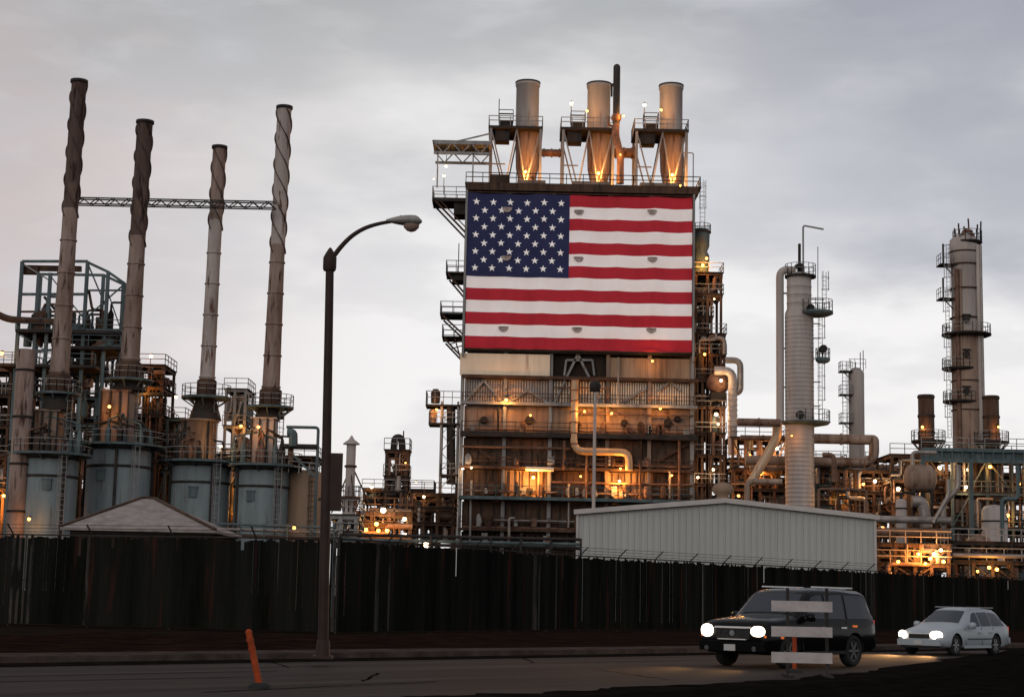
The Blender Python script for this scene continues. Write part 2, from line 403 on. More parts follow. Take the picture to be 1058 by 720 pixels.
# ------------------------------------------------------------------ white gable shed
def shed():
    Y = 128; xl, xr, xm = at(596, 560, Y).x, at(903, 560, Y).x, at(749, 540, Y).x
    ze, zr = at(750, 531, Y).z, at(750, 517, Y).z; dp = 26
    root = thing('metal_shed', 'pale grey corrugated metal shed with a low gable standing behind the fence', 'shed', ((xl + xr) / 2, Y, 0))
    b = MB(); n = 46; vs = []
    def zt(x): return ze + (zr - ze) * (1 - abs(x - xm) / (xr - xm if x > xm else xm - xl))
    k = 0; prof = []
    for i in range(n):
        x0 = xl + (xr - xl) * i / n; wdt = (xr - xl) / n
        for q, dy in ((0, 0), (.70, 0), (.78, -.07), (.92, -.07)): prof.append((x0 + q * wdt, Y + dy))
    prof.append((xr, Y))
    for x, y in prof: vs += [(x, y, 0), (x, y, zt(x) - .05)]
    b.add(vs, [(2 * i, 2 * i + 2, 2 * i + 3, 2 * i + 1) for i in range(len(prof) - 1)])
    b.bb(xl, xl + .1, Y, Y + dp, 0, ze - .1); b.bb(xr - .1, xr, Y, Y + dp, 0, ze - .1)
    b.build('wall', 'shed_wall', root)
    b = MB()
    for xa, xb, za, zb in ((xl - .25, xm, ze - .02, zr + .03), (xm, xr + .25, zr + .03, ze - .02)):
        b.add([(xa, Y - .4, za), (xb, Y - .4, zb), (xb, Y + dp, zb), (xa, Y + dp, za), (xa, Y - .4, za + .14), (xb, Y - .4, zb + .14), (xb, Y + dp, zb + .14), (xa, Y + dp, za + .14)],
              [(3, 2, 1, 0), (4, 5, 6, 7), (0, 1, 5, 4), (1, 2, 6, 5), (2, 3, 7, 6), (3, 0, 4, 7)])
    b.build('roof', 'shed_trim', root)
    b = MB(); b.beam((xl - .25, Y - .42, ze - .1), (xm, Y - .42, zr - .05), .06, .28); b.beam((xm, Y - .425, zr - .05), (xr + .25, Y - .425, ze - .1), .06, .28)
    b.bb(xr - .12, xr + .06, Y - .15, Y + .1, 0, ze - .15); b.bb(xl - .06, xl + .12, Y - .15, Y + .1, 0, ze - .15)
    b.build('trim', 'shed_trim', root)
    b = MB(); vx = at(748, 516, Y).x; vy = Y + 1.2
    b.lathe((vx, vy, 0), [(.55, zr - .1), (.5, zr + .35), (.38, zr + .4), (.72, zr + .62), (.82, zr + .95), (.68, zr + 1.25), (.3, zr + 1.42), (.02, zr + 1.45)], 18)
    b.build('turbine_vent', 'tank_tan', root)
    root.rotation_euler = (0, 0, R(-3.2))
shed()

# ------------------------------------------------------------------ hip roofed hut
def hut():
    Y = 105; a = at(143, 514, Y + 5); l = at(62, 544, Y); r = at(222, 552, Y); r.z = l.z; dp = 11
    root = thing('guard_hut', 'low building with a pale brown hipped shingle roof behind the fence', 'building', ((l.x + r.x) / 2, Y, 0))
    MB().bb(l.x + .5, r.x - .5, Y + .5, Y + dp - .5, 0, l.z - .05).build('wall', 'facade_dark', root)
    z = l.z; rx1 = a.x + .1; rx2 = a.x + .9
    b = MB(); b.add([(l.x, Y, z), (r.x, Y, z), (r.x, Y + dp, z), (l.x, Y + dp, z), (rx1, Y + dp / 2, a.z), (rx2, Y + dp / 2, a.z),
                     (l.x, Y, z - .18), (r.x, Y, z - .18), (r.x, Y + dp, z - .18), (l.x, Y + dp, z - .18)],
                    [(0, 1, 5, 4), (1, 2, 5), (2, 3, 4, 5), (3, 0, 4), (0, 6, 7, 1), (1, 7, 8, 2), (2, 8, 9, 3), (3, 9, 6, 0), (9, 8, 7, 6)])
    b.build('roof', 'roof_shingle', root)
    b = MB(); up = Vector((0, 0, .05))
    for p, q in (((l.x, Y, z), (rx1, Y + dp / 2, a.z)), ((r.x, Y, z), (rx2, Y + dp / 2, a.z)), ((rx1, Y + dp / 2, a.z), (rx2, Y + dp / 2, a.z))):
        b.beam(Vector(p) + up, Vector(q) + up, .28, .1)
    b.build('ridge_cap', 'steel_brown', root)
hut()

# ================================================================== FLAG BUILDING
YB = 190.0
def bx(x): return at(x, 400, YB).x
def bz(y, x=600): return at(x, y, YB).z
XL, XR = bx(480), bx(717)
ZTOP = bz(193)
def flag_building():
    root = thing('boiler_building', 'tall rust brown steel building carrying the flag and three roof stacks', 'industrial building', ((XL + XR) / 2, YB + 7, 0))
    dp = 15
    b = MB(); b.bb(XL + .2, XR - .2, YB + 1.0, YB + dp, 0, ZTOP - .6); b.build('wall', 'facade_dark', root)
    cols = [bx(478), bx(522), bx(569), bx(628), bx(671), bx(715)]
    # columns
    for i, x in enumerate(cols):
        c = MB(); wdt = .42
        c.bb(x - wdt / 2, x + wdt / 2, YB - .30, YB + .12, 0, ZTOP - .7)
        c.bb(x - .06, x + .06, YB - .36, YB - .30, 0, ZTOP - .7)
        c.build('column', 'steel_grey' if i in (0, 1, 2, 5) else 'clad_brown', root)
    # floor beams : y, thickness(m), material, projection
    for y, th, m, pr in ((197, .9, 'steel_brown', .9), (364, .45, 'steel_dark', .5), (391.5, .35, 'steel_brown', .45), (419, .32, 'steel_grey', .55), (451, .55, 'steel_dark', 1.0),
                         (485, .3, 'steel_brown', .5), (517, .35, 'steel_blue', 1.9), (549, .3, 'steel_brown', .5)):
        z = bz(y); MB().bb(XL - .3, XR + .3, YB - .32 - pr, YB + .2, z - th / 2, z + th / 2).build('floor_beam', m, root)
    # infill panels
    def panel(x0, x1, y0, y1, m, ribs=0, rm=None, dy=.25, name='wall_panel', step=None):
        z1, z0 = bz(y0), bz(y1)
        p = MB(); p.bb(x0 + .25, x1 - .25, YB + dy, YB + dy + .3, z0, z1); o = p.build(name, m, root)
        if ribs:
            q = MB()
            for i in range(ribs):
                x = x0 + .3 + (x1 - x0 - .6) * (i + .5) / ribs; q.bb(x - .07, x + .07, YB + dy - .14, YB + dy - .005, z0 + .1, z1 - .1)
            q.build('rib', rm, o)
        return o
    rnd = random.Random(8)
    panel(cols[0] - .6, cols[2] + .1, 368, 390.5, 'cream_panel', dy=-.62, name='cream_panel')
    panel(cols[3], cols[5], 369, 391, 'streak_panel', dy=-.2)
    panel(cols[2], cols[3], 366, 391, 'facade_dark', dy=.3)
    for i in range(5):
        panel(cols[i], cols[i + 1], 393, 417, 'clad_brown', ribs=15 if i != 2 else 18, rm='clad_grey' if i in (0, 1) else 'cream_panel')  # backing raised in tone so its colour carries the golden lamp wash
        panel(cols[i], cols[i + 1], 421, 449, 'clad_brown' if i != 2 else 'streak_panel')
        panel(cols[i], cols[i + 1], 454, 483.5, 'facade', ribs=4, rm='steel_brown')
        panel(cols[i], cols[i + 1], 487, 514.5, 'clad_brown' if i in (1, 3) else 'facade', ribs=6, rm='steel_brown', dy=.5)  # paler panels in the lamplit bays put the amber glow into the colour
        panel(cols[i], cols[i + 1], 520, 547, 'facade', ribs=3, rm='steel_dark')
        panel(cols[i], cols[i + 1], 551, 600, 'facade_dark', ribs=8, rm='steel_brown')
    # burner openings
    for x, y, r in ((500, 434, .45), (547, 434, .5), (645, 437, .4), (690, 437, .5), (700, 433, .4), (596, 438, .4)):
        p = at(x, y, YB + .1); q = MB(); q.pipe([p + Vector((0, -.05, 0)), p + Vector((0, .2, 0))], r, 14)
        q.pipe([p + Vector((0, -.35, 0)), p + Vector((0, 0, 0))], r * .45, 10); q.beam(p + Vector((-r * 1.4, -.2, -.1)), p + Vector((r * 1.4, -.2, -.15)), .12)
        q.build('burner', 'steel_dark', root)
    # braces
    br = [((500, 393), (480, 415)), ((500, 393), (521, 418)), ((524, 417), (545, 403)), ((545, 403), (567, 417)), ((572, 417), (597, 366)), ((597, 366), (622, 417)),
          ((586, 391), (612, 391)), ((640, 417), (668, 401)), ((680, 404), (692, 394)), ((692, 394), (704, 404)), ((484, 456), (512, 477)), ((680, 476), (712, 458)),
          ((585, 372), (612, 372)), ((585, 372), (583, 388)), ((612, 372), (614, 388))]
    for (xa, ya), (xb, yb) in br:
        p, q = at(xa, ya, YB - .2), at(xb, yb, YB - .2); MB().beam(p, q, .22, .26).build('brace', 'steel_grey' if ya < 450 else 'steel_brown', root)
    # walkways: decks + rails in front of the facade
    def rails(x0, x1, y, pr, m='steel_grey', h=1.15, step=2.0):
        z = bz(y); MB().rail([(bx(x0), YB - pr, z), (bx(x1), YB - pr, z)], h, .075, step).build('railing', m, root)
    rails(478, 717, 449, 1.25, 'steel_brown'); rails(470, 716, 515.6, 2.15, 'steel_blue', 1.2, 2.4); rails(478, 716, 417.5, .8, 'steel_brown', 1.0)
    rails(478, 716, 547, .75, 'steel_brown'); rails(484, 716, 483.5, .75, 'steel_brown', 1.0)
    # rooftop deck
    z = ZTOP
    MB().bb(XL - .5, XR + .6, YB - 1.2, YB + dp, z - .18, z).build('roof_deck', 'steel_dark', root)
    MB().rail([(XL - .4, YB - 1.1, z), (XR + .5, YB - 1.1, z), (XR + .5, YB + dp, z), (XL - .4, YB + dp, z)], 1.15, .085, 1.9).build('railing', 'steel_dark', root)
    MB().bb(bx(501), bx(522), YB, YB + 3, z, z + 1.25).build('roof_box', 'steel_brown', root)
    for x0, x1 in ((530, 560), (588, 628), (660, 702)):
        MB().bb(bx(x0), bx(x1), YB + 1, YB + 4, z, z + .9).build('duct', 'clad_brown', root)
    # pipe runs over the lower storeys
    for y, r, m, x0, x1 in ((555, .16, 'pipe_grey', 478, 600), (562, .2, 'steel_blue', 476, 600), (544, .12, 'pipe_rust', 478, 716), (507, .14, 'pipe_rust', 480, 716), (461, .13, 'pipe_rust', 478, 590), (480, .14, 'pipe_rust', 600, 716),
                            (400, .1, 'pipe_rust', 572, 628), (427, .1, 'pipe_rust', 600, 716), (443, .12, 'pipe_rust', 480, 716), (537, .12, 'pipe_grey', 510, 600), (498, .12, 'pipe_rust', 570, 716)):
        MB().pipe([at(x0, y, YB - .55), (bx(x1), YB - .55, at(x0, y, YB - .55).z)], r, 8).build('pipe', m, root)
    for x, y0, y1, r, m in ((487, 496, 562, .12, 'steel_grey'), (588, 500, 545, .14, 'pipe_grey'), (526, 536, 565, .16, 'pipe_grey'), (557, 487, 515, .12, 'pipe_rust'), (537, 487, 515, .1, 'steel_dark'),
                            (606, 460, 515, .12, 'pipe_rust'), (662, 455, 515, .14, 'steel_brown'), (702, 455, 560, .16, 'pipe_rust'), (639, 369, 420, .1, 'steel_grey'), (515, 421, 450, .12, 'steel_dark'),
                            (583, 455, 485, .15, 'pipe_rust'), (692, 487, 515, .14, 'pipe_grey')):
        p, q = at(x, y0, YB - .75), at(x, y1, YB - .75); q.x = p.x
        MB().pipe([p, q], r, 8).build('pipe', m, root)
    # clusters of small valves and boxes on the floors
    for y, n in ((514, 26), (483, 10), (449, 14), (547, 14), (565, 16)):
        for i in range(n):
            x = rnd.uniform(484, 712); z = bz(y); h = rnd.uniform(.4, 1.3); wd = rnd.uniform(.25, .8); X0 = bx(x)
            q = MB()
            if rnd.random() < .5: q.box((X0, YB - .5, z + h / 2 + .2), (wd, .5, h))
            else: q.lathe((X0, YB - .6, z), [(wd / 2, .1), (wd / 2, h), (wd * .2, h + .3)], 10)
            q.box((X0 + wd * .4, YB - .7, z + h * .6), (.2, .2, h * .5))
            q.build('valve_box', rnd.choice(['steel_dark', 'steel_brown', 'pipe_rust', 'steel_grey']), root)
    # big tan duct
    p = [at(594, 393, YB - 1.1), at(594, 466, YB - 1.1), at(650, 468, YB - 1.1), at(651, 486, YB - 1.1)]
    p[1].x = p[0].x; p[2].z = p[1].z; p[3].x = p[2].x
    MB().pipe(p, .42, 14, 1.2).build('duct', 'tan_pipe', root)
    q = MB()
    for i in range(7):
        z = p[0].z - i * 1.2; q.lathe((p[0].x, p[0].y, z), [(.44, 0), (.52, .02), (.52, .12), (.44, .14)], 14)
    q.build('flange', 'pipe_rust', root)
    p = [at(526, 534, YB - 1.5), at(532, 534, YB - 1.5)]
    MB().pipe([at(526, 556, YB - 1.5), at(526, 535, YB - 1.5), at(532, 535, YB - 1.5)], .16, 8).build('pipe', 'pipe_grey', root)
    MB().pipe([at(543, 484, YB - 1.3), at(572, 485, YB - 1.3)], .24, 10).build('short_pipe', 'cream_panel', root)  # short pale pipe, gives no light
    # lamps
    for x, y, pw, k in ((551, 493, 850, 'warm'), (640, 497, 850, 'warm'), (641, 484, 60, 'warm'), (523, 413, 240, 'warm'), (674, 373, 70, 'warm'), (682, 422, 120, 'warm'),
                        (632, 427, 200, 'warm'), (604, 425, 150, 'warm'), (548, 429, 60, 'warm'), (694, 491, 50, 'warm'), (600, 492, 50, 'warm'), (478, 484, 50, 'white'), (487, 483, 50, 'white')):
        p = at(x, y, YB - (1.0 if y > 430 else 1.3)); lamp(root, p, pw, k, .2 if pw > 200 else .12, arm=(0, .8, .2))
    return root
BLD = flag_building()

# ------------------------------------------------------------------ flag
def flag():
    Y = YB - 1.0
    tl, trp, bl, brp = at(483, 200.5, Y), at(716, 203, Y), at(481, 360.5, Y), at(714, 362.5, Y)
    x0, x1 = (tl.x + bl.x) / 2, (trp.x + brp.x) / 2; z1, z0 = (tl.z + trp.z) / 2, (bl.z + brp.z) / 2
    root = thing('flag', 'huge American flag hung flat across the front of the building', 'flag', ((x0 + x1) / 2, Y, z0))
    W, H = x1 - x0, z1 - z0
    def dy(x, z):
        u, v = (x - x0), (z - z0)
        return .09 * math.sin(u * .55 + v * .12) + .05 * math.sin(u * 1.7 - v * .3) + .035 * math.sin(v * 2.1 + u * .2) + .02 * math.sin(u * 4.1 + v * .9)
    def dz(x, z):   # slight sag between fixings
        return -.10 * abs(math.sin((x - x0) / W * math.pi * 6)) * (.4 + .6 * (z - z0) / H)
    nx, ns = 120, 6; b = MB(); vs = []; fs = []
    ny = 13 * ns
    for j in range(ny + 1):
        for i in range(nx + 1):
            x = x0 + W * i / nx; z = z0 + H * j / ny; vs.append((x, Y - dy(x, z), z + dz(x, z)))
    b.v = [Vector(v) for v in vs]
    xc, zc = x0 + W * (588 - 482.5) / 233, z1 - H * 7 / 13
    for j in range(ny):
        st = j // ns
        for i in range(nx):
            b.f.append((j * (nx + 1) + i, j * (nx + 1) + i + 1, (j + 1) * (nx + 1) + i + 1, (j + 1) * (nx + 1) + i)); b.sm.append(True); b.mi.append(st % 2)
    b.build('stripe_cloth', ['flag_red', 'flag_white'], root)
    b = MB(); nx2, ny2 = 50, 42; xa = x0 - .02; off = .035
    b.v = [Vector((xa + (xc - xa) * i / nx2, 0, zc + (z1 - zc) * j / ny2)) for j in range(ny2 + 1) for i in range(nx2 + 1)]
    b.v = [Vector((p.x, Y - dy(p.x, p.z) - off, p.z + dz(p.x, p.z) + (.02 if p.z > z1 - .1 else 0))) for p in b.v]
    for j in range(ny2):
        for i in range(nx2): b.f.append((j * (nx2 + 1) + i, j * (nx2 + 1) + i + 1, (j + 1) * (nx2 + 1) + i + 1, (j + 1) * (nx2 + 1) + i)); b.sm.append(True); b.mi.append(0)
    b.cur = 1
    cw, chh = xc - xa, z1 - zc; r = .43
    for row in range(9):
        cnt = 6 if row % 2 == 0 else 5
        for k in range(cnt):
            cx = xa + cw * ((1 + 2 * k if cnt == 6 else 2 + 2 * k) / 12); cz = z1 - chh * (row + 1) / 10
            pts = []
            for q in range(10):
                a = math.pi / 2 + q * math.pi / 5; rr = r if q % 2 == 0 else r * .40
                x, z = cx + rr * math.cos(a), cz + rr * math.sin(a); pts.append((x, Y - dy(x, z) - off - .035, z + dz(x, z)))
            pts.append((cx, Y - dy(cx, cz) - off - .04, cz + dz(cx, cz)))
            b.add(pts, [(10, (q + 1) % 10, q) for q in range(10)])
    b.build('star_canton', ['flag_blue', 'star_white'], root)
    for x, y in ((598, 219), (674, 219), (598, 267.5), (674, 268), (520, 339.5), (596, 340.5), (673, 341), (524, 216.5), (523, 266.5)):
        c = at(x, y, Y - .16); q = MB(); rr = .58; n = 12
        o_ = Y - dy(c.x, c.z) - (.045 if x > 590 or y > 290 else .085)
        vs = [(c.x + rr * math.cos(math.pi + math.pi * k / n), o_ - .02 - .10 * math.sin(math.pi * k / n), c.z + .26 + rr * .98 * math.sin(math.pi + math.pi * k / n)) for k in range(n + 1)]
        q.add(vs, [tuple(range(n + 1))])
        q.add([(c.x - rr * .7, o_ - .13, c.z + .26), (c.x + rr * .7, o_ - .13, c.z + .26), (c.x + rr * .5, o_ - .13, c.z + .13), (c.x - rr * .5, o_ - .13, c.z + .13)], [(0, 1, 2, 3)])
        q.build('wind_flap', 'vent_grey', root)
    for zz in (z1 + .1, z0 - .12): MB().beam((x0 - .1, Y - .1, zz), (x1 + .1, Y - .1, zz), .11).build('batten', 'steel_brown', root)
    q = MB(); q.bb(x1 + .06, x1 + .3, Y - .2, Y + .6, z0 - 1, z1 + .5); q.build('edge_channel', 'steel_grey', root)
    q = MB(); q.bb(x0 - .28, x0 - .06, Y - .2, Y + .6, z0 - 1, z1 + .5); q.build('edge_channel', 'steel_grey', root)
flag()

# ------------------------------------------------------------------ roof stacks
def roof_stacks():
    Y = YB + 7
    c = at(544, 160, Y); zt = at(544, 86, Y).z; zd = at(544, 137, Y).z; zb = ZTOP
    root = thing('roof_stack', 'tan roof stack nearest the left canopy, on a braced steel frame', 'stack', (c.x, Y, zb), 'stacks on the roof of the flag building')
    r = 1.38
    b = MB(); b.lathe((c.x, Y, 0), [(r, zd - .2), (r, zt - .5), (r + .1, zt - .45), (r + .1, zt - .15), (r * .98, zt)], 30)
    b.build('stack', 'clad_grey', root)
    MB().lathe((c.x, Y, 0), [(r + .14, zt - .1), (r + .14, zt + .06), (.3, zt + .22), (.28, zt + .42), (.02, zt + .44)], 24).build('cap', 'steel_dark', root)
    b = MB(); b.lathe((c.x + .1, Y, 0), [(1.1, zb + .2), (1.1, zb + 2.6), (1.35, zb + 3.8), (1.5, zd - .3)], 26); b.build('outlet_cone', 'clad_brown', root)
    x0, x1 = at(507, 160, Y).x, at(558, 160, Y).x; y0, y1 = Y - 2.6, Y + 2.6; xm = x0 + (x1 - x0) * .52
    for x in (x0, x1):
        for y in (y0, y1): MB().bb(x - .15, x + .15, y - .15, y + .15, zb, zd - .1).build('frame_leg', 'steel_grey', root)
    b = MB()
    for y in (y0, y1):
        for p, q in (((x0, zd - .3), (x0 + 1.8, zb + 1)), ((xm, zd - .3), (x0 + 1.8, zb + 1)), ((xm, zd - .3), (x0 + 4.2, zb + 1.2)), ((x1, zd - .3), (x0 + 4.2, zb + 1.2))):
            b.beam((p[0], y, p[1]), (q[0], y, q[1]), .16)
    for x in (x0, x1): b.beam((x, y0, zb), (x, y1, zd), .14); b.beam((x, y1, zb), (x, y0, zd), .14)
    b.beam((x0, y0, (zb + zd) / 2 - .5), (x0 + 1.8, y0, (zb + zd) / 2 - .5), .14)
    b.build('brace', 'steel_grey', root)
    b = MB(); b.bb(x0 - .3, x1 + .25, y0 - .2, y1 + .2, zd - .3, zd); b.build('platform', 'steel_dark', root)
    MB().bb(x0 + .5, x0 + 2.2, y0 + .4, y0 + 2.2, zd - 1.7, zd - .35).build('fan_box', 'steel_dark', root)
    MB().rail([(x0 - .25, y0 - .1, zd), (x1 + .2, y0 - .1, zd), (x1 + .2, y1, zd), (x0 - .25, y1, zd)], 1.2, .085, 1.4, closed=True).build('railing', 'steel_grey', root)
    MB().rail([(x0 + .9, y0 + .4, zd + .9), (x0 + 2.6, y0 + .4, zd + .9), (x0 + 2.6, y0 + 2, zd + .9), (x0 + .9, y0 + 2, zd + .9)], 1.2, .08, 1.2, closed=True).build('upper_railing', 'steel_dark', root)
    b = MB(); b.bb(x0 + .9, x0 + 2.6, y0 + .4, y0 + 2, zd, zd + .85); b.build('valve_box', 'steel_dark', root)
    MB().tube((x0 + .9, y0 + .4, zd + 1), (x0 + .9, y0 + .4, zd + 3.4), .06, 6).build('mast', 'steel_dark', root)
    lamp(root, (c.x - .1, y0 - .5, zb + 2.6), 620, 'warm', .22, arm=(0, .5, .4))
    lamp(root, (c.x + .9, y0 + .2, zb + 1.5), 160, 'warm', .12, arm=(0, .5, .4))
    labs = ['tan roof stack in the middle of the three, beside the tall black pipe', 'tan roof stack at the right end of the roof above the stripes']
    for i, xx in enumerate((618, 693)):
        o = copy_tree(root); o.location.x = at(xx, 160, Y).x; o['label'] = labs[i]
        dx = at(xx, 160, Y).x - c.x
        p = Vector((x0 + dx + .9, y0 + .3, zd + 3.0)); lamp(o, p, 120, 'white', .26, arm=(0, .3, -.1))
        p = Vector((c.x + dx - 1.5 + (1.1 if i else 0) - 1.0 * (i), Y - 2.4, zd + 2.1 + .3 * i)); lamp(o, p, 80, 'warm', .16, arm=(0, .6, .1))
    lamp(root, (x0 + .9, y0 + .3, zd + 3.6), 0, 'white', .10, arm=(0, .3, -.1), light=False) if 0 else None
    # linking ducts
    for i, (xa, xb) in enumerate(((558, 582), (632, 657))):
        p, q = at(xa, 158, Y), at(xb, 158, Y); q.z = p.z
        b = MB(); b.pipe([p, q], .6 if i else .45, 14)
        for k in range(3): 
            m = p.lerp(q, (k + .5) / 3); b.pipe([m - Vector((.07, 0, 0)), m + Vector((.07, 0, 0))], .72 if i else .56, 14)
        tag(b.build('link_duct', 'pipe_rust', None, origin=p), ('thick' if i else 'thin') + ' dark duct joining the ' + ('middle and right' if i else 'left and middle') + ' roof stacks', 'duct', 'ducts between the roof stacks')
    # black relief pipe
    Yp = Y - 3
    t = thing('vent_pipe', 'tall black vent pipe with a rounded top rising beside the middle roof stack', 'pipe', (at(639, 190, Yp).x, Yp, ZTOP))
    p = at(638, 70, Yp); k = at(635, 128, Yp); p.x = at(637, 100, Yp).x; k.x = p.x
    b = MB(); b.tube(k, p, .42, 14); b.sphere(p, .42, 14, 8); b.build('upper_pipe', 'pipe_black', t)
    b = MB(); b.pipe([at(632, 88, Yp), at(637, 88, Yp)], .2, 8); b.pipe([at(632, 88, Yp), at(632, 100, Yp)], .12, 8); b.build('side_arm', 'pipe_black', t)
    b = MB(); m = at(636, 122, Yp); m.x = p.x; b.sphere(m, .62, 14, 8); b.pipe([m + Vector((-.9, 0, .2)), m + Vector((-.9, 0, -.9)), m + Vector((.1, 0, -1.2))], .16, 8); b.build('valve', 'pipe_rust', t)
    b = MB(); b.pipe([k, at(636, 140, Yp), at(641, 160, Yp), at(641, 190, Yp)], .42, 14, .8); b.build('lower_pipe', 'pipe_rust', t)
    lamp(t, m + Vector((.8, -.6, .1)), 160, 'warm', .14, arm=(-.4, .4, .1)); lamp(t, at(641, 160, Yp - .8), 60, 'warm', .08)
    # canopy on the left end of the roof
    Yc = YB + 3; a, b_ = at(449, 151, Yc), at(506, 151, Yc)
    t = thing('roof_canopy', 'grey flat monorail canopy sticking out over the left end of the roof', 'canopy', (a.x, Yc, ZTOP))
    z = a.z
    q = MB()
    for y in (Yc - 1.5, Yc + 3):
        q.beam((a.x, y, z), (b_.x, y, z), .3, .35); q.beam((a.x, y, z - 1.2), (b_.x, y, z - 1.2), .2, .3); q.beam((a.x + 2.3, y, z + .1), (b_.x, y, z + 1.2), .16)
        for i in range(6):
            xx = a.x + (b_.x - a.x) * i / 6; x2 = a.x + (b_.x - a.x) * (i + 1) / 6; q.beam((xx, y, z - (1.2 if i % 2 else 0)), (x2, y, z - (0 if i % 2 else 1.2)), .12)
    for i in range(5):
        xx = a.x + (b_.x - a.x) * i / 4; q.beam((xx, Yc - 1.5, z), (xx, Yc + 3, z), .2)
    q.build('frame', 'steel_grey', t)
    MB().bb(a.x - .2, b_.x, Yc - 1.6, Yc + 3.1, z + .2, z + .3).build('roof_sheet', 'steel_grey', t)
    for x in (a.x + .5, a.x + 4.6): 
        MB().bb(x - .08, x + .08, Yc - 1.6, Yc - 1.44, ZTOP - .1, z - 1.2).build('post', 'steel_grey', t)
    lamp(t, at(461, 172, Yc - 1), 60, 'white', .16, arm=(0, .1, 1.4)); lamp(t, at(448, 185, Yc - 1), 0, 'white', .08, light=False)
roof_stacks()

# ------------------------------------------------------------------ side platforms on the left of the flag building
def side_platforms():
    labs = ['top cantilevered service platform with diagonal braces at the left of the flag', 'short bracketed platform high beside the flag canton', 'narrow platform beside the upper white stripe under the canton', 'small truss bracket platform beside the lowest red stripe']
    G = 'bracket platforms left of the flag'
    for i, (xa, y, th, lab) in enumerate(((447, 207, 1.0, labs[0]), (461, 283, .5, labs[1]), (455, 325, .5, labs[2]), (457, 349, .25, labs[3]))):
        p = at(xa, y, YB + 1); t = thing('service_platform', lab, 'platform', (p.x, YB + 1, p.z - th), G)
        z = p.z; x1 = XL - .15
        b = MB(); b.bb(p.x, x1, YB - .5, YB + 3.5, z - th * .4, z); b.build('deck', 'steel_dark', t)
        for yy in (YB - .4, YB + 3.3):
            b = MB(); b.beam((p.x + .3, yy, z - .3), (x1, yy, z - 2.6 if i else z - 4.2), .2)
            if i == 0: b.beam((p.x + .9, yy, z - .3), (x1, yy, z - 3.6), .12)
            if i == 3: b.beam((p.x + 1, yy, z - .9), (x1, yy, z - .4), .12); b.beam((p.x + 1.5, yy, z - .3), (x1 - .5, yy, z - 2), .1)
            b.build('brace', 'steel_brown', t)
        if i in (0, 1): MB().bb(x1 - 1.6, x1, YB, YB + 3, z - th * 1.8, z - th * .42).build('drip_pan', 'steel_dark', t)
        MB().rail([(x1, YB - .45, z), (p.x + .05, YB - .45, z), (p.x + .05, YB + 3.4, z), (x1, YB + 3.4, z)], 1.3, .08, 1.3).build('railing', 'steel_grey', t)
        if i == 0: lamp(t, (p.x + 1.3, YB - .3, z + 2.6), 40, 'white', .18, arm=(0, .05, -2.2)); 
        if i == 1: MB().tube((x1 - .9, YB, z), (x1 - .9, YB, z + 3.4), .06, 6).build('mast', 'steel_dark', t)
    # stair tower
    Y = YB + 1
    x0, x1 = at(455, 480, Y).x, at(472, 480, Y).x
    t = thing('stair_tower', 'narrow open steel stair tower at the left foot of the flag building', 'stair tower', ((x0 + x1) / 2, Y, 0))
    zt = at(460, 415, Y).z
    for x in (x0, x1):
        for y in (Y - .5, Y + 2.5): MB().bb(x - .12, x + .12, y - .12, y + .12, 0, zt).build('post', 'steel_grey', t)
    b = MB()
    for k in range(12):
        z = 1 + k * 2.1
        if z > zt - 2.2: break
        s = -1 if k % 2 else 1
        b.beam(((x0 + x1) / 2 - s * (x1 - x0) / 2, Y - .3, z), ((x0 + x1) / 2 + s * (x1 - x0) / 2, Y - .3, z + 2.1), .3, .08)
        b.beam(((x0 + x1) / 2 + s * (x1 - x0) / 2, Y + .8, z), ((x0 + x1) / 2 - s * (x1 - x0) / 2, Y + .8, z + 2.1), .12, .06)
    b.build('stair_flight', 'steel_grey', t)
    for y, xa in ((418, 440), (437, 443), (490, 455), (521, 462)):
        p = at(xa, y, Y); MB().bb(p.x, x1 + .3, Y - .7, Y + 2.6, p.z - .22, p.z).build('landing', 'steel_dark' if y != 521 else 'steel_blue', t)
        MB().rail([(x1 + .3, Y - .65, p.z), (p.x + .05, Y - .65, p.z), (p.x + .05, Y + 2.5, p.z)], 1.5 if y < 430 else 1.2, .08, 1.0).build('railing', 'steel_grey', t)
    p = at(450, 411, Y); MB().lathe((p.x, Y, 0), [(.5, p.z - .6), (.55, p.z + .6), (.3, p.z + 1)], 14).build('tank', 'steel_brown', t)
    p = at(447, 432, Y); MB().lathe((p.x, Y, 0), [(.4, p.z - .6), (.45, p.z + .8), (.3, p.z + 1)], 14).build('tank', 'tank_tan', t)
    MB().pipe([at(466, 420, Y), at(466, 500, Y)], .5, 12).build('duct', 'steel_dark', t)
    lamp(t, at(451, 423, Y - 1), 60, 'warm', .12); lamp(t, at(457, 522, Y - 1), 50, 'white', .14)
side_platforms()

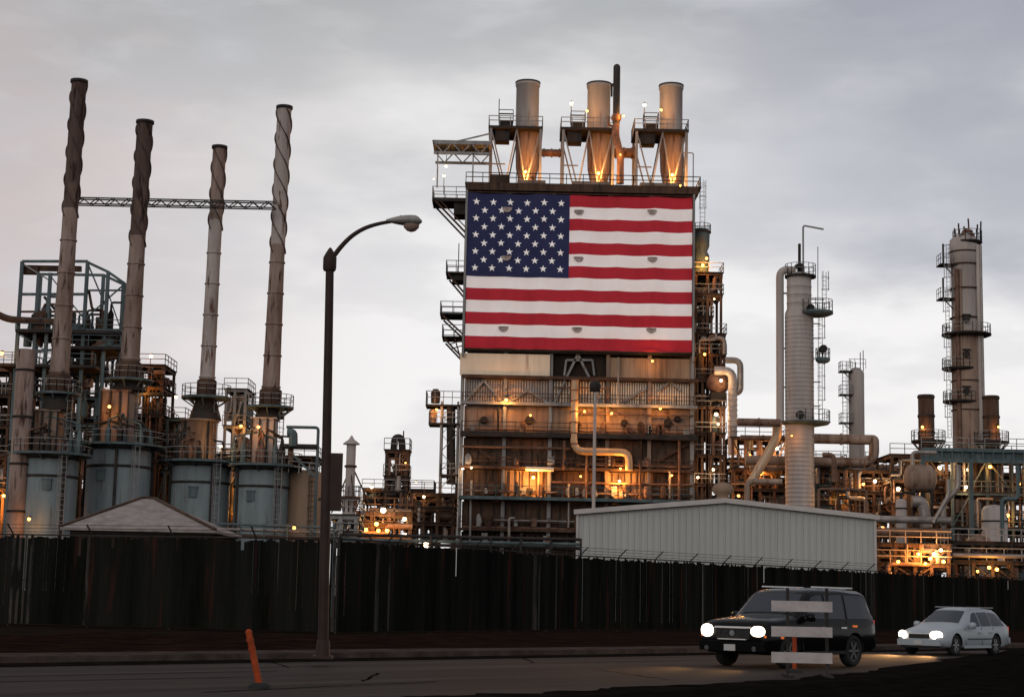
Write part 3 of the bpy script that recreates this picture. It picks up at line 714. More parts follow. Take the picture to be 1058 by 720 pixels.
# ------------------------------------------------------------------ generic open steel process structure
def process(name, label, cat, xs, ys, Y, dp, seed, frame='steel_brown', deck='steel_dark', rail='steel_grey', nves=3, npipe=8, lamps=(), group=None, brace=True, pal=('pipe_rust', 'pipe_grey', 'steel_dark', 'clad_brown', 'steel_blue'), top_rail=True, ybase=None, ybays=None):
    """xs: pixel columns of the posts, ys: pixel rows of the decks (top first)"""
    rnd = random.Random(seed); yr = ys[0]
    X = [at(x, (ys[0] + ys[-1]) / 2, Y).x for x in xs]; Z = [at((xs[0] + xs[-1]) / 2, y, Y).z for y in ys]
    t = thing(name, label, cat, ((X[0] + X[-1]) / 2, Y, 0), group)
    for x in X:
        for y in (Y, Y + dp): MB().bb(x - .14, x + .14, y - .14, y + .14, 0, Z[0]).build('post', frame, t)
    lev = Z + [at((xs[0] + xs[-1]) / 2, ybase, Y).z if ybase else max(0, Z[-1] - 6)]
    for i, z in enumerate(Z):
        b = MB(); b.beam((X[0] - .2, Y, z - .15), (X[-1] + .2, Y, z - .15), .2, .3); b.beam((X[0] - .2, Y + dp, z - .15), (X[-1] + .2, Y + dp, z - .15), .2, .3)
        for x in X: b.beam((x, Y, z - .2), (x, Y + dp, z - .2), .2, .26)
        b.build('beam', frame, t)
        if i > 0 or top_rail:
            MB().bb(X[0] - .3, X[-1] + .3, Y - .3, Y + dp + .2, z, z + .08).build('deck', deck, t)
            MB().rail([(X[0] - .25, Y - .25, z), (X[-1] + .25, Y - .25, z), (X[-1] + .25, Y + dp, z)], 1.15, .07, 1.5).build('railing', rail, t)
    if brace:
        for i in range(len(X) - 1):
            for j in range(len(lev) - 1):
                if rnd.random() < .45:
                    a, c = (X[i], X[i + 1]) if rnd.random() < .5 else (X[i + 1], X[i])
                    MB().beam((a, Y - .05, lev[j] - .3), (c, Y - .05, lev[j + 1] + .1), .13).build('brace', frame, t)
    # equipment
    for j in range(len(lev) - 1):
        hi, lo = lev[j], lev[j + 1]; gap = hi - lo
        for k in range(nves):
            x = rnd.uniform(X[0] + .4, X[-1] - .4); y = Y + rnd.uniform(.6, max(.8, dp - .5)); m = rnd.choice(pal); b = MB(); c = rnd.random()
            if c < .4:
                r = rnd.uniform(.35, .9); h = gap * rnd.uniform(.5, .85); b.lathe((x, y, lo), [(r * .6, .1), (r, .35), (r, h - .3), (r * .6, h), (.1, h + .1)], 16); nm = 'vessel'
            elif c < .75:
                r = rnd.uniform(.3, .6); L = rnd.uniform(1.2, 3.0); zz = lo + rnd.uniform(.8, max(.9, gap * .6)); x2 = min(X[-1], x + L)
                b.pipe([(x, y, zz), (x2, y, zz)], r, 14); b.box((x + .3, y, (zz + lo) / 2), (.15, .5, zz - lo)); b.box((x2 - .3, y, (zz + lo) / 2), (.15, .5, zz - lo)); nm = 'drum'
            else:
                h = gap * rnd.uniform(.25, .6); b.box((x, y, lo + h / 2 + .08), (rnd.uniform(.7, 1.8), .9, h)); b.box((x + .2, y - .5, lo + h * .7), (.3, .25, h * .4)); nm = 'cabinet'
            b.build(nm, m, t)
        for k in range(npipe):
            r = rnd.choice((.08, .1, .13, .2, .26)); m = rnd.choice(pal[:3]); x = rnd.uniform(X[0], X[-1]); y = Y + rnd.uniform(-.35, dp * .6); x2 = rnd.uniform(X[0], X[-1])
            za, zb_ = lo + rnd.uniform(0, gap * .45), hi - rnd.uniform(0, gap * .35); y2 = y + rnd.uniform(-.2, 1)
            c = rnd.random()
            pts = [(x, y, lo), (x, y, zb_), (x2, y2, zb_), (x2, y2, hi)] if c < .4 else [(X[0] - .2, y, za), (x, y, za), (x, y, zb_), (X[-1] + .2, y, zb_)] if c < .65 else [(x, y, lo), (x, y, hi)]
            b = MB(); b.pipe(pts, r, 8)
            if c >= .65 and r > .1: b.lathe((x, y, za), [(r, 0), (r * 1.7, .02), (r * 1.7, .14), (r, .16)], 10)
            b.build('pipe', m, t)
    for L in lamps: lamp(t, at(L[0], L[1], Y - .6), L[2], L[3] if len(L) > 3 else 'warm', L[4] if len(L) > 4 else .17)
    return t

# right flank of the flag building
process('flank_tower', 'cluttered dark equipment tower rising against the right side of the flag building', 'equipment tower', (720, 731, 748), (345, 366, 392, 420, 447, 470, 500, 530), YB + 1, 7, 11, nves=3, npipe=9,
        lamps=((741, 399, 180, 'warm', .26), (740, 428, 160, 'white', .3), (742, 438, 40, 'white', .14), (737, 485, 60, 'white', .16), (721, 493, 40, 'white', .14), (728, 366, 60)), ybase=560)
process('flank_platform', 'small lit platform hung halfway up the right edge of the flag', 'platform', (719, 731, 745), (282, 304), YB + 1, 4, 12, frame='steel_brown', nves=3, npipe=7,
        lamps=((726, 274, 240), (730, 267, 60), (738, 309, 30, 'white', .1)), ybase=312, pal=('pipe_rust', 'steel_brown', 'steel_dark', 'clad_brown', 'pipe_grey'))
process('flank_framework', 'narrow dark framework between the lit platform and the cluttered tower', 'framework', (718, 726, 735), (310, 327), YB + 1.2, 3, 13, nves=1, npipe=5, ybase=345)
def flank_parts():
    Y = YB + 2
    c = at(724, 246, Y); t = thing('knockout_drum', 'dark blue drum with a domed top at the upper right edge of the flag', 'drum', (c.x, Y, at(724, 262, Y).z))
    z0, z1 = at(724, 282, Y).z, at(724, 236, Y).z
    MB().lathe((c.x, Y, 0), [(1.0, z0), (1.0, z0 + 2.0), (.75, z0 + 2.5), (1.0, z0 + 3.1), (1.05, z1 - .6), (.8, z1 - .1), (.1, z1)], 20).build('shell', 'steel_blue', t)
    ring_platform(t, (c.x, Y), .8, 1.2, at(724, 240, Y).z, .8, m='steel_dark', brackets=False, n=14)
    x = at(718, 210, Y).x
    t = thing('cage_ladder', 'thin pale caged ladder climbing to the roof beside the flag', 'ladder', (x + .6, Y, at(720, 240, Y).z))
    MB().ladder((x + .75, Y - 1.2, at(720, 238, Y).z), ZTOP + 1.2).build('rail', 'steel_grey', t)
    a = at(703, 158, YB + 5); MB_ = MB(); q0 = at(717, 193, YB + 5)
    MB_.pipe([(q0.x - .1, YB + 5, ZTOP), (q0.x - .1, YB + 5, a.z), (a.x - .3, YB + 5, a.z)], .07, 6, .2)
    tag(MB_.build('hoist_rail', 'steel_grey', None, origin=q0), 'thin bent rail over the right end of the roof', 'rail')
    # pipe loop and white duct
    Y = YB - 1
    p = [at(750, 372, Y), at(765, 373, Y), at(765, 405, Y), at(755, 407, Y)]; p[1].z = p[0].z; p[2].x = p[1].x
    tag(MB().pipe(p, .36, 12, .8).build('looped_pipe', 'pipe_grey', None, origin=p[0]), 'grey pipe loop bulging right beside the lowest stripe of the flag', 'pipe')
    p = [at(738, 383, Y), at(757, 383, Y), at(757, 440, Y), at(757, 470, Y)]; p[1].z = p[0].z; p[2].x = p[3].x = p[1].x
    b = MB(); b.pipe(p, .5, 14, 1.2)
    k = p[1].z - 1.5
    while k > p[3].z: b.lathe((p[1].x, Y, k), [(.5, 0), (.58, .03), (.58, .12), (.5, .15)], 14); k -= .6
    tag(b.build('ribbed_duct', 'clad_grey', None, origin=p[0]), 'pale ribbed duct bending down right of the lamplit vessel', 'duct')
    c = at(742, 396, Y + 1.2); t = thing('spherical_vessel', 'round brown vessel shining in lamplight beside the ribbed duct', 'vessel', (c.x, Y + 1.2, c.z - 1.4))
    MB().sphere(c, 1.3, 22, 14).build('shell', 'pipe_rust', t); MB().bb(c.x - .9, c.x + .9, Y + .6, Y + 2, c.z - 1.9, c.z - 1.1).build('saddle', 'steel_dark', t)
    lamp(t, c + Vector((.1, -1.8, .1)), 90, 'white', .2, arm=(0, .9, .3))
    p = [at(772, 415, Y), at(772, 425, Y)]
flank_parts()

# tall thin light pole in front of the building
def yard_pole():
    Y = 140; a, b = at(613, 404, Y), at(613, 545, Y)
    t = thing('yard_lamp', 'slim pale pole with a dark floodlight head rising behind the shed', 'lamp post', (b.x, Y, 0))
    MB().tube((b.x, Y, 0), (b.x, Y, a.z), .17, 12, r2=.12).build('pole', 'clad_grey', t)
    MB().lathe((b.x, Y, a.z), [(.1, -.1), (.42, .1), (.5, .5), (.3, .85), (.05, .95)], 14).beam((b.x - .5, Y, a.z), (b.x + .5, Y, a.z), .12).build('lamp_head', 'steel_dark', t)
yard_pole()

# ================================================================== LEFT: four heaters with stacks
def heater(label, xs, Y, rows):
    """rows: dict of pixel measures"""
    cx = at(xs, rows['plat'], Y).x
    t = thing('furnace', label, 'furnace', (cx, Y, 0), 'furnaces with straked stacks')
    Zp = at(xs, rows['plat'], Y).z; r = rows['r']; mv = rows.get('mv', 'vessel_blue')
    # shell
    b = MB(); b.lathe((cx, Y, 0), [(r, 1.5), (r, Zp - .3), (r * .9, Zp)], 36)
    b.build('shell', mv, t)
    b = MB()
    for z in (Zp - 2.2, Zp - .5): b.lathe((cx, Y, z), [(r, 0), (r + .12, .02), (r + .12, .22), (r, .24)], 36)
    for k in range(4):
        a = k * math.pi / 2 + .3 + xs * .1; b.bb(cx + (r + .1) * math.cos(a) - .12, cx + (r + .1) * math.cos(a) + .12, Y + (r + .1) * math.sin(a) - .12, Y + (r + .1) * math.sin(a) + .12, 0, Zp - .3)
    b.build('band', 'steel_dark', t)
    a_ = at(xs + rows.get('door', -10), rows['plat'] + 32, Y); yd = Y - math.sqrt(max(.1, r * r - (a_.x - cx) ** 2))
    q = MB(); q.bb(a_.x - .4, a_.x + .4, yd - .14, yd + .5, a_.z - .5, a_.z + .45); q.bb(a_.x - .48, a_.x + .48, yd - .2, yd + .3, a_.z + .45, a_.z + .58); q.build('access_door', 'steel_blue', t)
    ring_platform(t, (cx, Y), r * .3, r + 1.3, Zp, 1.2, m='steel_blue', mr='steel_grey')
    # upper body
    bw = rows['bw']; Zb = at(xs, rows['body_top'], Y).z; bxx = at(rows['body_x'], rows['plat'] - 20, Y).x
    b = MB(); b.lathe((bxx, Y, 0), [(bw, Zp + .1), (bw, Zb - .2), (bw + .25, Zb - .2), (bw + .25, Zb)], 4 if rows.get('sq') else 24, a0=math.pi / 4, a1=math.pi / 4 + 2 * math.pi, smooth=not rows.get('sq'))
    b.build('convection_box', rows.get('mb', 'clad_brown'), t)
    b = MB()
    for k in range(4): b.box((bxx - bw * .7 + bw * 1.4 * k / 3, Y - bw * .8, (Zp + Zb) / 2), (.14, .2, Zb - Zp - .3))
    b.build('rib', 'steel_dark', t)
    Zu = at(xs, rows['up'], Y).z; sx = at(rows['sx'], rows['up'], Y).x; r0, r1 = rows['sr0'], rows['sr1']
    b = MB(); b.lathe((sx, Y, 0), [(bw * .95, Zb), (r0 * 1.5, Zu - .6), (r0 * 1.25, Zu)], 20); b.build('cone', 'steel_dark', t)
    ring_platform(t, (sx, Y), r0 * .8, rows['ur'], Zu, 1.15, m='steel_blue', mr='steel_grey', n=18)
    # stack
    Zt = at(rows['tx'], rows['top'], Y).z; Zs = at(rows['tx'], rows['strake'], Y).z; lean = at(rows['tx'], rows['top'], Y).x - sx
    lean = max(-1.0, min(1.0, lean)); ax0 = Vector((sx, Y, Zu)); ax1 = Vector((sx + lean, Y, Zt))
    def cen(z): return ax0.lerp(ax1, (z - Zu) / (Zt - Zu))
    def rad(z):
        u = (z - Zu) / (Zt - Zu); return r1 + (r0 - r1) * max(0, 1 - u / .5)
    n, m = 22, 60; vs = []; fs = []; b = MB()
    zz = [Zu + (Zt - Zu) * i / m for i in range(m + 1)]
    for z in zz:
        c = cen(z)
        for k in range(n): a = 2 * math.pi * k / n; vs.append((c.x + rad(z) * math.cos(a), c.y + rad(z) * math.sin(a), z))
    for i in range(m):
        for k in range(n): fs.append((i * n + k, i * n + (k + 1) % n, (i + 1) * n + (k + 1) % n, (i + 1) * n + k))
    b.add(vs, fs, True); b.add(vs[-n:], [tuple(range(n))])
    z = Zu + 2
    while z < Zs:
        c = cen(z); b.lathe((c.x, c.y, z), [(rad(z), 0), (rad(z) + .09, .02), (rad(z) + .09, .16), (rad(z), .18)], 20, cap=False)
        z += 3.2
    so = b.build('stack', [rows['ms']], t)
    if rows.get('ms2'):
        so.data.materials.append(MATS[rows['ms2']])
        for p in so.data.polygons:
            if p.center.z > Zs - root_of(t).z + 1.0: p.material_index = 1
    b = MB(); pitch = 8.2; steps = 90
    for h in range(3):
        vs = []; fs = []
        for i in range(steps + 1):
            z = Zs + (Zt - .4 - Zs) * i / steps; c = cen(z); a = -2 * math.pi * ((z - Zs) / pitch) + h * 2 * math.pi / 3; rr = rad(z); fin = .15
            for (q, dz_) in ((rr - .02, -.10), (rr + fin, -.035), (rr + fin, .035), (rr - .02, .10)): vs.append((c.x + q * math.cos(a), c.y + q * math.sin(a), z + dz_))
        for i in range(steps):
            for k in range(3): fs.append((i * 4 + k, i * 4 + 4 + k, i * 4 + 5 + k, i * 4 + 1 + k))
        b.add(vs, fs)
    b.build('strake', 'stack_dark', t)
    c = cen(Zt); MB().lathe((c.x, c.y, 0), [(r1 + .02, Zt - .35), (r1 + .13, Zt - .3), (r1 + .13, Zt - .02), (r1 * .75, Zt + .02), (r1 * .75, Zt - .4)], 22, cap=False).build('stack_rim', 'steel_dark', t)
    # base shroud of the stack
    MB().lathe((sx, Y, 0), [(r0 + .22, Zu), (r0 + .22, Zu + 1.7), (r0 + .02, Zu + 1.9)], 20, cap=False).build('shroud', 'steel_brown', t)
    MB().ladder((sx + r0 + .25, Y - .3, Zp + .2), Zu + .9, cage=True).build('ladder', 'steel_grey', t)
    sd_ = rows.get('lad', 1)
    MB().ladder((cx + sd_ * (r * .75), Y - r * .85 - .25, 0), Zp + 1.1).build('ladder', 'steel_grey', t)
    rnd = random.Random(int(xs)); 
    for k in range(9):
        a = rnd.uniform(math.pi, 2 * math.pi); rr = rnd.uniform(bw + .3, r + .6); x, y = cx + rr * math.cos(a), Y + rr * math.sin(a); h = rnd.uniform(.7, 2.4)
        b = MB(); b.lathe((x, y, Zp), [(.28, .1), (.3, h * .7), (.12, h)], 10); b.pipe([(x, y, Zp + h * .8), (x, y, Zp + h + .6), (bxx + rnd.uniform(-1, 1), Y - bw * .7, Zp + h + .6 + rnd.uniform(0, 1))], .1, 8)
        b.build('burner', rnd.choice(['steel_dark', 'steel_blue', 'pipe_rust']), t)
    for L in rows.get('lamps', ()): lamp(t, at(L[0], L[1], Y - (L[4] if len(L) > 4 else bw + .6)), L[2], L[3], .17)
    return t
heater('furnace at the far left whose rusty stack stands in front of the blue steel frame', 52, 160, dict(plat=470, r=2.6, bw=1.6, body_top=424, body_x=50, up=407, sx=60, sr0=.95, sr1=.72, ur=2.1, tx=82, top=83, strake=225, ms='stack_rust', ms2='stack_dark', sq=1, door=4, lamps=((30, 536, 60, 'warm', 3.6),)))
heater('widest blue furnace, second from the left, glowing under its upper platform', 124, 166, dict(plat=461, r=3.1, bw=1.9, body_top=404, body_x=121, up=393, sx=133, sr0=.98, sr1=.78, ur=2.4, tx=150, top=125, strake=255, ms='stack_rust', ms2='stack_dark', sq=1, door=-12, mb='clad_brown', lamps=((113, 420, 80, 'warm', 2.6),)))
heater('blue furnace with the shortest of the four stacks and a dark conical hood', 207, 170, dict(plat=478, r=3.0, bw=1.75, body_top=434, body_x=205, up=411, sx=213, sr0=.78, sr1=.68, ur=2.5, tx=227, top=151, strake=238, ms='stack_pale', ms2='stack_rust', door=-2, mb='clad_brown', lamps=((228, 461, 60, 'white', 2.6),)))
heater('blue furnace nearest the street lamp with a pale twisted stack', 271, 170, dict(plat=482, r=2.7, bw=1.6, body_top=432, body_x=273, up=421, sx=279, sr0=.92, sr1=.74, ur=2.4, tx=294, top=110, strake=262, ms='stack_rust', ms2='stack_pale', sq=1, door=-8, mb='clad_grey', lamps=((267, 441, 60, 'warm', 2.3), (249, 440, 20, 'warm', 2))))
def tie_bridge():
    Y = 167.5; a, b = at(78, 206, Y), at(285, 208.5, Y); b.z = a.z = (a.z + b.z) / 2
    h = .62; m = MB()
    for z in (0, -h):
        m.beam(a + Vector((0, .4, z)), b + Vector((0, .4, z)), .12); m.beam(a + Vector((0, -.4, z)), b + Vector((0, -.4, z)), .12)
    k = 26
    for i in range(k):
        p, q = a.lerp(b, i / k), a.lerp(b, (i + 1) / k)
        for y in (-.4, .4): m.beam(p + Vector((0, y, 0 if i % 2 else -h)), q + Vector((0, y, -h if i % 2 else 0)), .09)
    tag(m.build('tie_truss', 'steel_dark', None, origin=a), 'thin horizontal lattice truss tying the four tall stacks together', 'truss')
tie_bridge()

# blue steel frame upper left
def blue_frame():
    Y = 172
    t = thing('steel_frame', 'open blue steel frame with a sloping right side behind the leftmost stack', 'steel frame', (at(60, 400, Y).x, Y, 0))
    xs = [18, 36, 48, 86, 108, 126]; tops = [270, 282, 282, 270, 281, 293]
    X = [at(x, 350, Y).x for x in xs]; Z = [at(x, y, Y).z for x, y in zip(xs, tops)]
    for i in range(6):
        for y in ((Y, Y + 7) if i in (0, 3, 4, 5) else (Y,)): MB().bb(X[i] - .17, X[i] + .17, y - .17, y + .17, 0, Z[i]).build('post', 'steel_blue', t)
    def bm(i, ya, j, yb, m='steel_blue', w_=.26, dy=0):
        p, q = at(xs[i], ya, Y), at(xs[j], yb, Y); MB().beam((X[i], Y + dy, p.z), (X[j], Y + dy, q.z), w_).build('beam', m, t)
    bm(0, 270, 3, 270); bm(0, 270, 3, 271, dy=7); bm(3, 271, 4, 281); bm(4, 281, 5, 293); bm(3, 271, 4, 281, dy=7); bm(4, 281, 5, 293, dy=7)
    bm(0, 304, 3, 304); bm(3, 300, 5, 300, w_=.18); bm(0, 341, 5, 341); bm(0, 364, 5, 357); bm(0, 322, 3, 322, 'steel_brown', .2)
    bm(3, 272, 4, 318, 'steel_blue', .14); bm(5, 293, 3, 330, 'steel_blue', .14); bm(0, 272, 2, 290, 'steel_grey', .14); bm(2, 285, 3, 330, 'steel_blue', .12); bm(4, 300, 5, 345, 'steel_blue', .12); bm(0, 345, 2, 362, 'steel_blue', .12)
    # crane beam
    MB().beam(at(26, 277, Y + 1), at(84, 278, Y + 1), .5, .55).build('crane_beam', 'steel_brown', t)
    MB().box(at(32, 279, Y + .8), (1.6, .8, .9)).build('hoist', 'steel_brown', t)
    for y, xa, xb in ((341, 18, 126), (358, 60, 126), (376, 0, 100)):
        p, q = at(xa, y, Y), at(xb, y, Y); MB().bb(p.x, q.x, Y - .8, Y + 7, p.z - .3, p.z).build('deck', 'steel_dark', t)
        MB().rail([(p.x, Y - .75, p.z), (q.x, Y - .75, p.z)], 1.15, .07, 1.5).build('railing', 'steel_blue', t)
    rnd = random.Random(4)
    for k in range(34):
        x = rnd.uniform(20, 122); y = rnd.choice((341, 341, 376, 358, 400, 430)); p = at(x, y, Y + rnd.uniform(0, 4)); h = rnd.uniform(.8, 3.2); r = rnd.uniform(.2, .65)
        b = MB(); c = rnd.random()
        if c < .5: b.lathe(p, [(r, .0), (r, h * .8), (r * .4, h)], 12); b.pipe([p + Vector((0, 0, h)), p + Vector((0, 0, h + .8)), p + Vector((1.4, 0, h + .8)), p + Vector((1.4, 0, 0))], .12, 8); n_ = 'vessel'
        elif c < .8: b.pipe([p, p + Vector((0, 0, h)), p + Vector((rnd.uniform(-3, 3), 0, h)), p + Vector((rnd.uniform(-3, 3), 0, h + 2))], .14, 8); n_ = 'pipe'
        else: b.box(p + Vector((0, 0, h * .3)), (1.3, .9, h * .6)); b.box(p + Vector((.2, -.5, h * .4)), (.4, .3, h * .3)); n_ = 'cabinet'
        b.build(n_, rnd.choice(['steel_dark', 'steel_dark', 'steel_blue', 'steel_brown', 'pipe_rust']), t)
    lamp(t, at(2, 365, Y - 1), 60, 'warm', .25)
    p, q = at(-20, 316, Y - .5), at(62, 333, Y - .5)
    MB().pipe([p, at(8, 330, Y - .5), q], .36, 12).build('pipe', 'steel_brown', t)
blue_frame()
def left_columns():
    Y = 158; x = at(23, 430, Y).x
    t = thing('exhaust_column', 'plain pale brown round column at the far left edge below the blue frame', 'column', (x, Y, 0))
    z1 = at(23, 362, Y).z
    MB().lathe((x, Y, 0), [(.85, 0), (.85, z1), (.7, z1 + .1)], 20).build('shell', 'stack_rust', t)
    b = MB()
    for k in range(5): b.lathe((x, Y, z1 - 2 - k * 4.4), [(.85, 0), (.95, .03), (.95, .2), (.85, .22)], 20, cap=False)
    b.build('band', 'steel_dark', t)
left_columns()
process('process_structure', 'dark equipment structure cut by the left edge of the photo', 'equipment structure', (-30, -12, 8, 30), (378, 408, 440, 472, 505), 176, 7, 21, frame='steel_brown', nves=4, npipe=8, lamps=((4, 512, 260, 'warm', .2), (7, 530, 200, 'warm', .2), (-4, 520, 150)), ybase=540)
process('process_structure', 'dark pipework structure between the two leftmost furnaces', 'equipment structure', (70, 84, 100), (362, 385, 410, 438, 470), 176, 6, 22, frame='steel_blue', nves=3, npipe=8, lamps=((98, 470, 20),), ybase=540, brace=True)
process('process_structure', 'rusty lamplit pipework crowded against the right of the second furnace', 'equipment structure', (140, 152, 166), (377, 400, 428, 455, 480), 178, 6, 23, frame='steel_brown', nves=4, npipe=10, rail='steel_brown', pal=('pipe_rust', 'steel_dark', 'steel_brown', 'clad_brown', 'steel_blue'),
        lamps=((156, 368, 40, 'white', .26), (147, 404, 160), (182, 410, 20, 'white', .2)), ybase=540)
process('process_structure', 'low dark pipework between the second and third furnaces', 'equipment structure', (160, 172, 188), (432, 460, 486), 180, 6, 24, frame='steel_blue', nves=3, npipe=8, ybase=545)
process('process_structure', 'pipework with thin uprights between the third and fourth furnaces', 'equipment structure', (232, 241, 252), (402, 440, 470, 500), 180, 5, 25, frame='steel_grey', nves=2, npipe=7, lamps=((248, 505, 160), (244, 525, 140), (249, 440, 60)), ybase=545)
process('process_structure', 'wide dark mass of pipework standing behind the two leftmost furnaces', 'equipment structure', (-20, 10, 45, 80, 110, 140, 165), (430, 455, 480, 505, 530), 188, 8, 27, frame='steel_dark', rail='steel_dark', nves=9, npipe=16, lamps=((10, 498, 60), (88, 512, 60)), ybase=556, pal=('steel_dark', 'steel_brown', 'pipe_rust', 'steel_blue', 'steel_dark'))
process('process_structure', 'long low dark pipework seen behind the third and fourth furnaces', 'equipment structure', (165, 195, 225, 255, 290, 325), (470, 495, 520), 188, 8, 28, frame='steel_dark', rail='steel_dark', nves=8, npipe=14, lamps=((245, 515, 120),), ybase=556, pal=('steel_dark', 'steel_brown', 'pipe_rust', 'steel_blue', 'steel_dark'))
def pipe_arch():
    Y = 168; p = [at(296, 441, Y), at(329, 441, Y), at(329, 500, Y)]
    t = thing('pipe_gantry', 'thin pale pipe gantry reaching from the fourth furnace to the street lamp', 'pipe gantry', (p[1].x, Y, 0)); p[1].z = p[0].z; p[2].x = p[1].x; p[2].z = 0
    MB().pipe(p, .15, 8).build('pipe', 'steel_blue', t)
    q = [at(292, 461, Y), at(328, 461, Y)]; q[1].z = q[0].z; MB().pipe(q, .28, 10).build('pipe', 'steel_dark', t)
    q = [at(300, 462, Y), at(300, 440, Y)]; MB().pipe([at(303, 461, Y), at(303, 447, Y), at(297, 447, Y)], .45, 10).build('elbow', 'steel_blue', t)
    MB().rail([at(298, 488, Y), at(330, 492, Y)], 1.2, .07, 1.0).build('railing', 'steel_grey', t)
    MB().beam(at(303, 470, Y), at(325, 492, Y), .2).build('brace', 'steel_blue', t)
    Y = 172; c = at(313, 500, Y); zt = at(313, 489, Y).z
    t = thing('storage_tank', 'short tan storage tank right of the fourth furnace', 'tank', (c.x, Y, 0))
    MB().lathe((c.x, Y, 0), [(2.0, 0), (2.0, zt), (1.2, zt + .25), (.05, zt + .4)], 32).build('shell', 'tank_tan', t)
    MB().rail([(c.x - 1.9 + i * .63, Y - math.sqrt(max(.01, 4 - (1.9 - i * .63) ** 2)), zt) for i in range(7)], 1.0, .06, .7).build('railing', 'steel_grey', t)
    MB().ladder((c.x + 1.2, Y - 1.95, 0), zt + 1).build('ladder', 'steel_dark', t)
    # low rail and pipe run just over the fence
    Y = 120
    a, b = at(225, 541, Y), at(345, 548, Y)
    t = thing('pipe_run', 'low pale pipe run with handrail just above the fence left of the street lamp', 'pipe run', (a.x, Y, 0))
    for k, dz_ in enumerate((0, -.35, -.8)): MB().pipe([a + Vector((0, k * .3, dz_)), Vector((b.x, Y + k * .3, a.z + dz_ - .1))], .08 + .03 * k, 8).build('pipe', ('steel_blue', 'pipe_grey', 'steel_brown')[k], t)
    for i in range(6):
        x = a.x + (b.x - a.x) * i / 5; MB().beam((x, Y, 0), (x, Y, a.z + .1), .12).build('post', 'steel_blue', t)
    lamp(t, at(304, 545, Y - .5), 12, 'warm', .12)
pipe_arch()

# ================================================================== MIDDLE GAP
def middle():
    Y = 150; x = at(362, 490, Y).x; zt = at(362, 455, Y).z
    t = thing('vent_stack', 'slender pale vent stack wearing a conical rain cap', 'vent stack', (x, Y, 0))
    MB().lathe((x, Y, 0), [(.75, 0), (.75, 6), (.42, zt - 4), (.42, zt - .3)], 18).build('pipe', 'clad_grey', t)
    MB().lathe((x, Y, 0), [(.75, zt - .35), (.72, zt - .25), (.25, zt + .1), (.05, zt + .45)], 18).build('rain_cap', 'clad_grey', t)
    z = at(362, 483, Y).z; b = MB()
    b.beam((x, Y, z), (x - 1.6, Y + .5, z - 4), .1); b.beam((x + .2, Y, z), (x + 2, Y - .2, z - 3.6), .12); b.beam((x, Y, z), (x + .6, Y - 1.8, z - 3.5), .08); b.lathe((x, Y, z), [(.42, 0), (.55, .02), (.55, .2), (.42, .22)], 16)
    b.build('stay', 'steel_brown', t)
    ring_platform(t, (x, Y), .5, 1.0, at(362, 514, Y).z, .9, n=12, m='steel_brown')
    Y = 165
    t = process('derrick_tower', 'small dark lattice tower topped by a loop of pipe, left of the flag building', 'tower', (399, 409, 420), (465, 492, 508), Y, 3, 31, frame='steel_brown', nves=2, npipe=6, ybase=530, lamps=((419, 478, 15, 'warm', .08),))
    p = [at(406, 475, Y + 1), at(408, 452, Y + 1), at(415, 452, Y + 1), at(416, 470, Y + 1)]; MB().pipe(p, .36, 10, .9).build('pipe_loop', 'steel_dark', t)
    MB().tube(at(417, 465, Y), at(417, 445, Y), .07, 6).build('mast', 'steel_dark', t)
    process('process_structure', 'low brightly lit yellow pipework right of the vent stack', 'equipment structure', (370, 384, 402, 424), (529, 541, 553), 140, 5, 32, frame='steel_brown', nves=4, npipe=9, rail='steel_brown', pal=('pipe_rust', 'tan_pipe', 'pipe_rust', 'clad_brown', 'steel_brown'),
            lamps=((396, 527, 150, 'white', .34), (389, 541, 70, 'warm', .22), (378, 547, 60, 'warm', .2), (400, 548, 60, 'warm', .2), (418, 536, 40, 'white', .2), (418, 552, 40, 'white', .2), (391, 548, 70)), ybase=562)
    process('process_structure', 'hazy brown pipework low against the left side of the flag building', 'equipment structure', (424, 438, 452, 468), (510, 524, 540), 175, 6, 33, frame='steel_brown', nves=4, npipe=9, rail='steel_brown', lamps=((443, 478, 20, 'white', .0001),)[:0] + ((438, 513, 40, 'white', .14),), ybase=558)
    process('process_structure', 'pale railed structure right beside the dark sign on the street lamp', 'equipment structure', (340, 352, 368), (532, 556), 128, 4, 34, frame='steel_grey', nves=2, npipe=5, ybase=566, pal=('steel_grey', 'pipe_grey', 'steel_dark', 'pipe_rust', 'steel_blue'))
    process('process_structure', 'distant low pipework behind the small lattice tower', 'equipment structure', (376, 392, 430, 446), (505, 518), 215, 6, 35, frame='steel_brown', nves=5, npipe=9, rail='steel_brown', lamps=((384, 503, 60, 'white', .3), (430, 498, 15, 'white', .1)), ybase=535)
    Y = 118
    a, b = at(352, 557, Y), at(600, 566, Y)
    t = thing('pipe_run', 'long low pipe run just above the fence in front of the flag building', 'pipe run', (a.x, Y, 0))
    for k, (dz_, m) in enumerate(((0, 'steel_blue'), (-.25, 'steel_dark'), (.35, 'steel_dark'))): MB().pipe([a + Vector((0, k * .3, dz_)), Vector((b.x, Y + k * .3, a.z + dz_))], .11, 8).build('pipe', m, t)
    for i in range(9):
        x = a.x + (b.x - a.x) * i / 8; MB().beam((x, Y - .2, 0), (x, Y - .2, a.z + .4), .14).build('post', 'steel_dark', t)
    lamp(t, at(440, 562.5, Y - .6), 30, 'white', .24)
middle()

